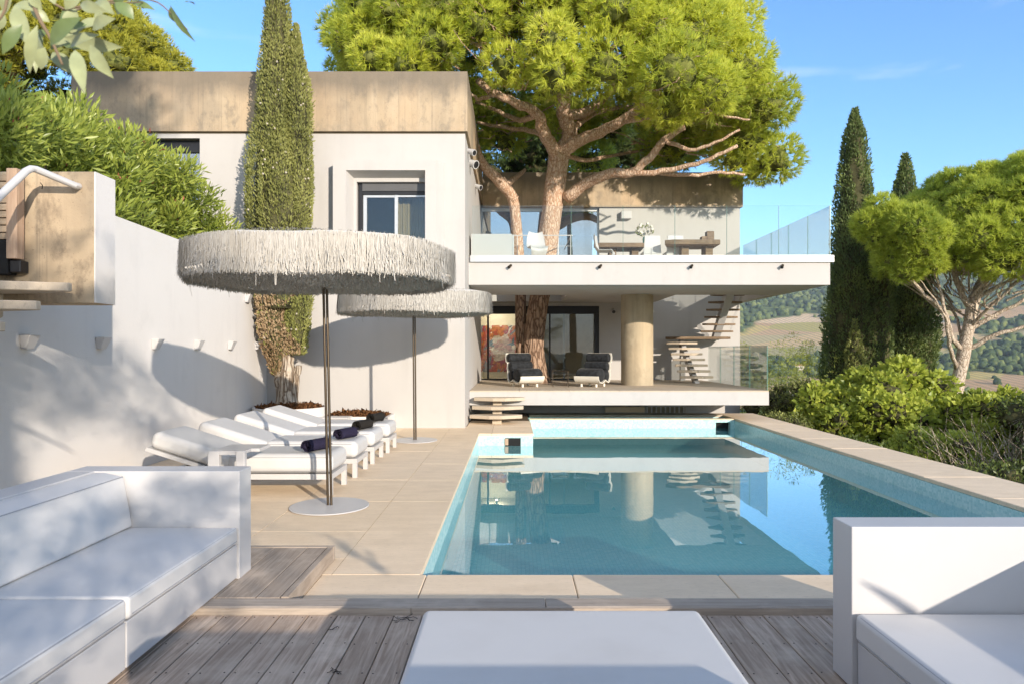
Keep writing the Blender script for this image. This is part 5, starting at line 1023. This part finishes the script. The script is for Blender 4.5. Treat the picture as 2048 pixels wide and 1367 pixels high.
# --- shrubs beyond the pool
def shrub(name, label, c, rad, n, rlo, rhi, per, mat, L, W, seed, cat='shrub', tadd=0, thr=.35, group=None):
    T = thing(name, (c[0], c[1], -2.9), label, cat, group); d = sph(n); d[:, 2] = np.abs(d[:, 2])*1.0-.25; q = RNG.uniform(.55, 1, (n, 1)); C_ = np.array(c)+d*q*np.array(rad)*(1+.15*nz3(d, 3, seed)[:, None]); R_ = RNG.uniform(rlo, rhi, n)
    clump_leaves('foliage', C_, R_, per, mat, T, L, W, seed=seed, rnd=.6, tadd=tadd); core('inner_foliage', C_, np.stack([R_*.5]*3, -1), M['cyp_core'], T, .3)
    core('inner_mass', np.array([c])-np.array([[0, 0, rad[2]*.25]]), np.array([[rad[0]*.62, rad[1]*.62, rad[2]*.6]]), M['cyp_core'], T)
    for i in range(4): limb([(c[0]+random.uniform(-.3, .3), c[1]+random.uniform(-.3, .3), -3), (c[0]+random.uniform(-.6, .6), c[1], c[2]-.5), (c[0]+random.uniform(-1, 1)*rad[0]*.6, c[1]+random.uniform(-.5, .5), c[2]+rad[2]*.4)], .06, .02, M['twig'], T, 'stem', 6)
    return T
shrub('fig_tree', 'broad yellow green fig in full sun right behind the pool coping', (9.9, 18.2, -.55), (2.35, 1.7, 2.0), 110, .34, .56, 230, M['fig'], (.10, .19), .7, 4, cat='fig tree')
shrub('fig_tree', 'smaller fig clump in front of the stone pine trunk', (10.9, 15.3, -1.35), (1.4, 1.0, 1.3), 46, .3, .46, 190, M['fig'], (.10, .18), .7, 5, cat='fig tree', tadd=-.12)
shrub('fig_tree', 'third fig filling the hedge between the broad fig and the pine trunk', (12.0, 17.2, -.75), (1.5, 1.2, 1.7), 56, .3, .5, 190, M['fig'], (.10, .18), .7, 21, cat='fig tree', tadd=-.08)
shrub('ivy_bush', 'leafy bush spilling in front of the broad fig down to the coping', (9.0, 14.6, -1.15), (1.5, 1.2, 1.25), 60, .26, .44, 190, M['fig'], (.07, .13), .6, 22, tadd=-.15)
shrub('laurel_bush', 'dense dark bush to the right of the pine trunk', (12.1, 14.6, -.7), (1.7, 1.6, 2.1), 70, .36, .55, 150, M['shrub'], (.07, .13), .5, 6)
shrub('laurel_bush', 'dark rounded bush close behind the right coping, below the pine', (8.9, 12.1, -1.45), (1.5, 1.6, 1.4), 55, .30, .46, 170, M['shrub'], (.05, .09), .5, 7, tadd=.1)
shrub('thorn_bush', 'greyish twiggy bush at the right end of the coping', (8.7, 9.9, -1.3), (1.2, 1.5, 1.35), 46, .26, .42, 170, M['shrub2'], (.04, .08), .4, 8)
shrub('laurel_bush', 'dark bush at the right edge of the picture behind the thorn bush', (11.1, 12.0, -.5), (1.7, 1.6, 1.9), 60, .34, .5, 150, M['shrub'], (.06, .11), .5, 9)
shrub('laurel_bush', 'low bush with small leaves under the corner of the lower terrace', (7.2, 18.2, -1.0), (1.0, 1.5, 1.1), 40, .26, .42, 150, M['shrub2'], (.05, .09), .5, 10)
shrub('bay_bush', 'leafy bush between the terrace corner and the fig', (8.0, 20.0, -.8), (1.1, 1.3, 1.9), 46, .28, .45, 160, M['shrub2'], (.06, .10), .45, 11, tadd=.1)
shrub('laurel_bush', 'low dark bush between the figs and the pool coping', (7.9, 15.2, -1.55), (1.3, 1.9, 1.35), 55, .28, .45, 160, M['shrub'], (.06, .11), .5, 15, tadd=.1)
def bamboo(c, h, lab, n, seed):
    T = thing('bamboo', (c[0], c[1], -2.9), lab, 'bamboo', 'feathery bamboo clumps beyond the lower terrace')
    C_ = []; 
    for i in range(n):
        x_, y_ = c[0]+random.gauss(0, .38), c[1]+random.gauss(0, .35); hh = h*random.uniform(.7, 1); tp = (x_+random.gauss(0, .3), y_, -2.9+hh+2.9); limb([(x_, y_, -2.9), (x_, y_, -1+hh*.4), tp], .014, .004, M['bamboo'], T, 'cane', 5)
        for z_ in np.arange(-1.6, tp[2], .22): C_.append((x_+random.gauss(0, .18), y_+random.gauss(0, .18), z_))
    C_ = np.array(C_); clump_leaves('foliage', C_, RNG.uniform(.14, .26, len(C_)), 36, M['bamboo'], T, (.08, .15), .16, up=.1, seed=seed)
bamboo((8.45, 21.6), 2.0, 'feathery bamboo clump nearest the terrace corner', 7, 2); bamboo((9.7, 22.0), 2.05, 'feathery bamboo clump just left of the tall cypress', 5, 3); bamboo((8.9, 23.6), 1.5, 'low bamboo clump behind the other two', 6, 5)
# bare thorny twigs
tw = thing('bare_bush', (9.0, 12.6, -2.9), 'pale leafless twiggy bush in front of the pine trunk', 'shrub'); m_ = MB()
for _ in range(160):
    p = [Vector((9.35+random.gauss(0, .2), 13.2+random.gauss(0, .2), -1.6))]; d = Vector((random.gauss(0, .6), random.gauss(0, .5), 1)).normalized()
    for j in range(6): p.append(p[-1]+(d+Vector((random.gauss(0, .4), random.gauss(0, .4), random.gauss(0, .3))))*.3)
    m_.tube(p, [.014, .012, .010, .008, .006, .004, .002], 3)
m_.build('twigs', M['bark3'], tw)
# flowers in the vase
P = np.array([vx, 18.5, 4.80])+sph(160)*np.array([.22, .16, .14]); leaves('stems_and_leaves', P, unit(P-np.array([vx, 18.5, 4.6])), M['shrub2'], vs_, .06, .025, RNG.random(160)); k = RNG.integers(0, 160, 26); P = P[k]+np.array([0, 0, .09])
for i in range(0, 26, 2):
    V, F_, _ = blobs(P[i:i+1], np.full((1, 3), .038), .15); fmesh('flower', V, F_, M['shell'], vs_)

# --- olive tree behind the camera (casts the dappled shade) and a sprig hanging into the picture
OT = thing('olive_tree', (3.4, -3.6, 0), 'old olive tree beside the deck whose leafy branch hangs into the upper left', 'olive tree')
limb([(3.2, -5.2, 0), (3.0, -5.0, .8), (2.2, -4.2, 1.6), (1.2, -3.4, 2.3), (.2, -2.2, 2.9)], .20, .06, M['bark2'], OT, 'trunk', 12, .02)
limb([(1.2, -3.4, 2.3), (-.4, -2.2, 3.2), (-1.2, -.6, 3.1), (-1.25, .6, 2.75), (-1.10, 1.25, 2.42)], .07, .008, M['bark2'], OT, 'branch', 8, .01)
n_ = 340; OCx = np.array([1.35, -3.7, 3.65])+sph(n_)*RNG.uniform(.2, 1, (n_, 1))**.6*np.array([2.15, 1.7, 2.0]); ORr = RNG.uniform(.2, .34, n_)
ray0 = np.array([-.62, 1.15, 2.2]); rd = np.array(SUN_TO); w_ = OCx-ray0; dist = np.linalg.norm(w_-(w_@rd)[:, None]*rd, axis=1); OCx, ORr = OCx[dist > .72], ORr[dist > .72]
clump_leaves('crown', OCx, ORr, 110, M['olive'], OT, (.06, .09), .28, rnd=.6)
def olive_leaf(p, tip, w, mat):
    p, tip = Vector(p), Vector(tip); d = tip-p; L_ = d.length; s = d.cross(Vector((random.gauss(0, .3), 1, random.gauss(0, .3)))).normalized(); nn = d.cross(s).normalized(); vs = []
    prof = [0, .55, .9, 1, .85, .45, 0]; n = len(prof)
    for i, q in enumerate(prof):
        c = p+d*i/(n-1)+nn*L_*.10*math.sin(i/(n-1)*3.1); vs += [c-s*w*q/2+nn*w*.12*q, c, c+s*w*q/2+nn*w*.12*q]
    fs = []
    for i in range(n-1):
        for j in range(2): a = i*3+j; fs.append((a, a+1, a+4, a+3))
    b = MB(); b.add(vs, fs); return b.build('leaf', mat, SP, smooth=True)
SP = thing('olive_branch', A(110, 20, 1.25), 'out of focus olive sprig hanging in the top left corner', 'branch')
OY = 1.15
def twg(pts, r0, r1): limb([A(*q) for q in pts], r0, r1, M['twig'], SP, 'twig', 6)
twg([(40, -60, 1.2), (75, 30, OY), (100, 75, OY), (125, 130, OY)], .0042, .002); twg([(60, -40, 1.2), (130, 20, 1.2), (200, 5, 1.25), (300, 0, 1.3), (345, 30, 1.3), (375, 60, 1.3)], .0025, .0008); twg([(125, 20, 1.2), (200, 8, 1.2), (290, 5, 1.3)], .002, .001); twg([(20, -60, 1.05), (10, 20, 1.05), (-20, 60, 1.05)], .003, .001)
Lf = [(60,95,30,10),(100,92,165,35),(100,100,170,55),(105,90,160,75),(80,60,72,148),(78,65,102,122),(105,105,145,150),(115,70,185,100),(125,75,248,95),(150,100,170,190),(180,90,228,158),(45,48,5,110),(75,50,60,148),(185,60,232,38),(110,60,175,50),(120,40,160,20),(230,5,268,40),(260,5,312,22),(340,10,392,85),(340,15,350,45),(370,5,390,10),(85,20,60,-20),(60,20,100,45),(10,30,22,-30),(0,60,5,20),(130,20,170,-20),(160,10,215,25),(190,5,230,30),(150,15,140,70),(90,95,82,140),(100,60,60,90),(30,10,80,25),(0,20,-30,60),(140,95,200,70),(150,60,215,45),(200,15,205,60),(110,10,100,-30),(235,30,250,-10)]
for i, (a_, b_, c_, d_) in enumerate(Lf):
    Y_ = OY+random.uniform(-.12, .14) if a_ < 250 else 1.3; olive_leaf(A(a_, b_, Y_), A(c_, d_, Y_+random.uniform(-.03, .02)), random.uniform(.018, .027) if a_ < 240 else .014, M['olive_top'] if random.random() < .62 and a_ < 230 else M['olive_dark'])
# unseen potted yucca, added to throw leaf shadows on the right sofa
def yucca(x, y, z, n, lab, L=.6):
    Yc = thing('shadow_yucca', (x, y, DZ), lab, 'potted plant'); MB().lathe([(.12, 0), (.17, .32), (.15, .32), (.14, .28), (.001, .28)], (x, y, DZ), 20).build('pot', M['lacquer'], Yc, smooth=40)
    limb([(x, y, DZ+.2), (x+.02, y, (z+DZ)/2), (x, y, z)], .035, .025, M['twig'], Yc, 'stem', 8)
    for i in range(n):
        a = i*2.4+.5; el = random.uniform(.15, 1.15); d = Vector((math.cos(a)*math.cos(el), math.sin(a)*math.cos(el), math.sin(el))); p0 = Vector((x, y, z)); s = d.cross(Vector((0, 0, 1))).normalized(); b = MB(); vs = []
        for k in range(6): f = k/5; c = p0+d*L*f-Vector((0, 0, .12*f*f*L)); w_ = .035*math.sin(math.pi*(f*.85+.12)); vs += [c-s*w_, c+s*w_]
        b.add(vs, [(2*k, 2*k+1, 2*k+3, 2*k+2) for k in range(5)]); b.build('leaf', M['olive_dark'], Yc)
yucca(3.72, .1, 1.22, 2, 'unseen yucca added behind the right sofa for its leaf shadow', .5)
limb([(1.9, -2.6, 2.8), (2.3, -1.4, 2.3), (2.25, -.5, 1.9), (2.1, -.1, 1.62)], .009, .003, M['bark2'], OT, 'branch', 6)  # unseen branch, added with outsized leaves to cast a shadow on the paving
pp = np.array([(2.25, -.5, 1.9), (2.2, -.3, 1.78), (2.1, -.1, 1.62)])[RNG.integers(1, 3, 6)]+RNG.normal(0, .03, (6, 3)); leaves('shadow_spray', pp, unit(np.array([-.3, .3, .1])+RNG.normal(0, .16, (6, 3))), M['olive'], OT, .30, .11, RNG.random(6))
# tall pine behind the camera, left out of frame: shades the left end of the roof
n_ = 70; C_ = (np.array([4.0, -8.6, 12.9])+sph(n_)*np.array([1.9, 1.5, 1.5])*RNG.uniform(.3, 1, (n_, 1)), RNG.uniform(.4, .75, n_))
simple_pine('shade_pine', (5.5, -9.5, 0), 'pine standing behind the viewer over the deck', [(4.6, -9.5, -.1), (4.4, -9.2, 6), (4.1, -8.7, 12.5)], [], C_, M['pine2'], M['pine_core'], M['bark'], .3, .15, per=70, W=.05, seed=19)
print('objects', len(bpy.data.objects), 'tris', sum(sum(len(p.vertices)-2 for p in o.data.polygons) if len(o.data.polygons) < 2000 else len(o.data.polygons) for o in bpy.data.objects if o.type == 'MESH'))
# ------------------------------------------------------------------ the air of the valley: one closed box of thin haze
hz = bpy.data.materials.new('thin_haze'); hz.use_nodes = True; hn = hz.node_tree; hn.nodes.clear(); ho = hn.nodes.new('ShaderNodeOutputMaterial'); hv = hn.nodes.new('ShaderNodeVolumePrincipled')
hv.inputs['Color'].default_value = (.80, .88, 1, 1); hv.inputs['Density'].default_value = .00011; hv.inputs['Anisotropy'].default_value = .1; hn.links.new(hv.outputs[0], ho.inputs['Volume'])
MB().box(-7000, 7000, -7000, 7000, float(min(v.co.z for v in ground.data.vertices))-1, float(max(v.co.z for v in ground.data.vertices))+20).build('haze', hz, kind='stuff')
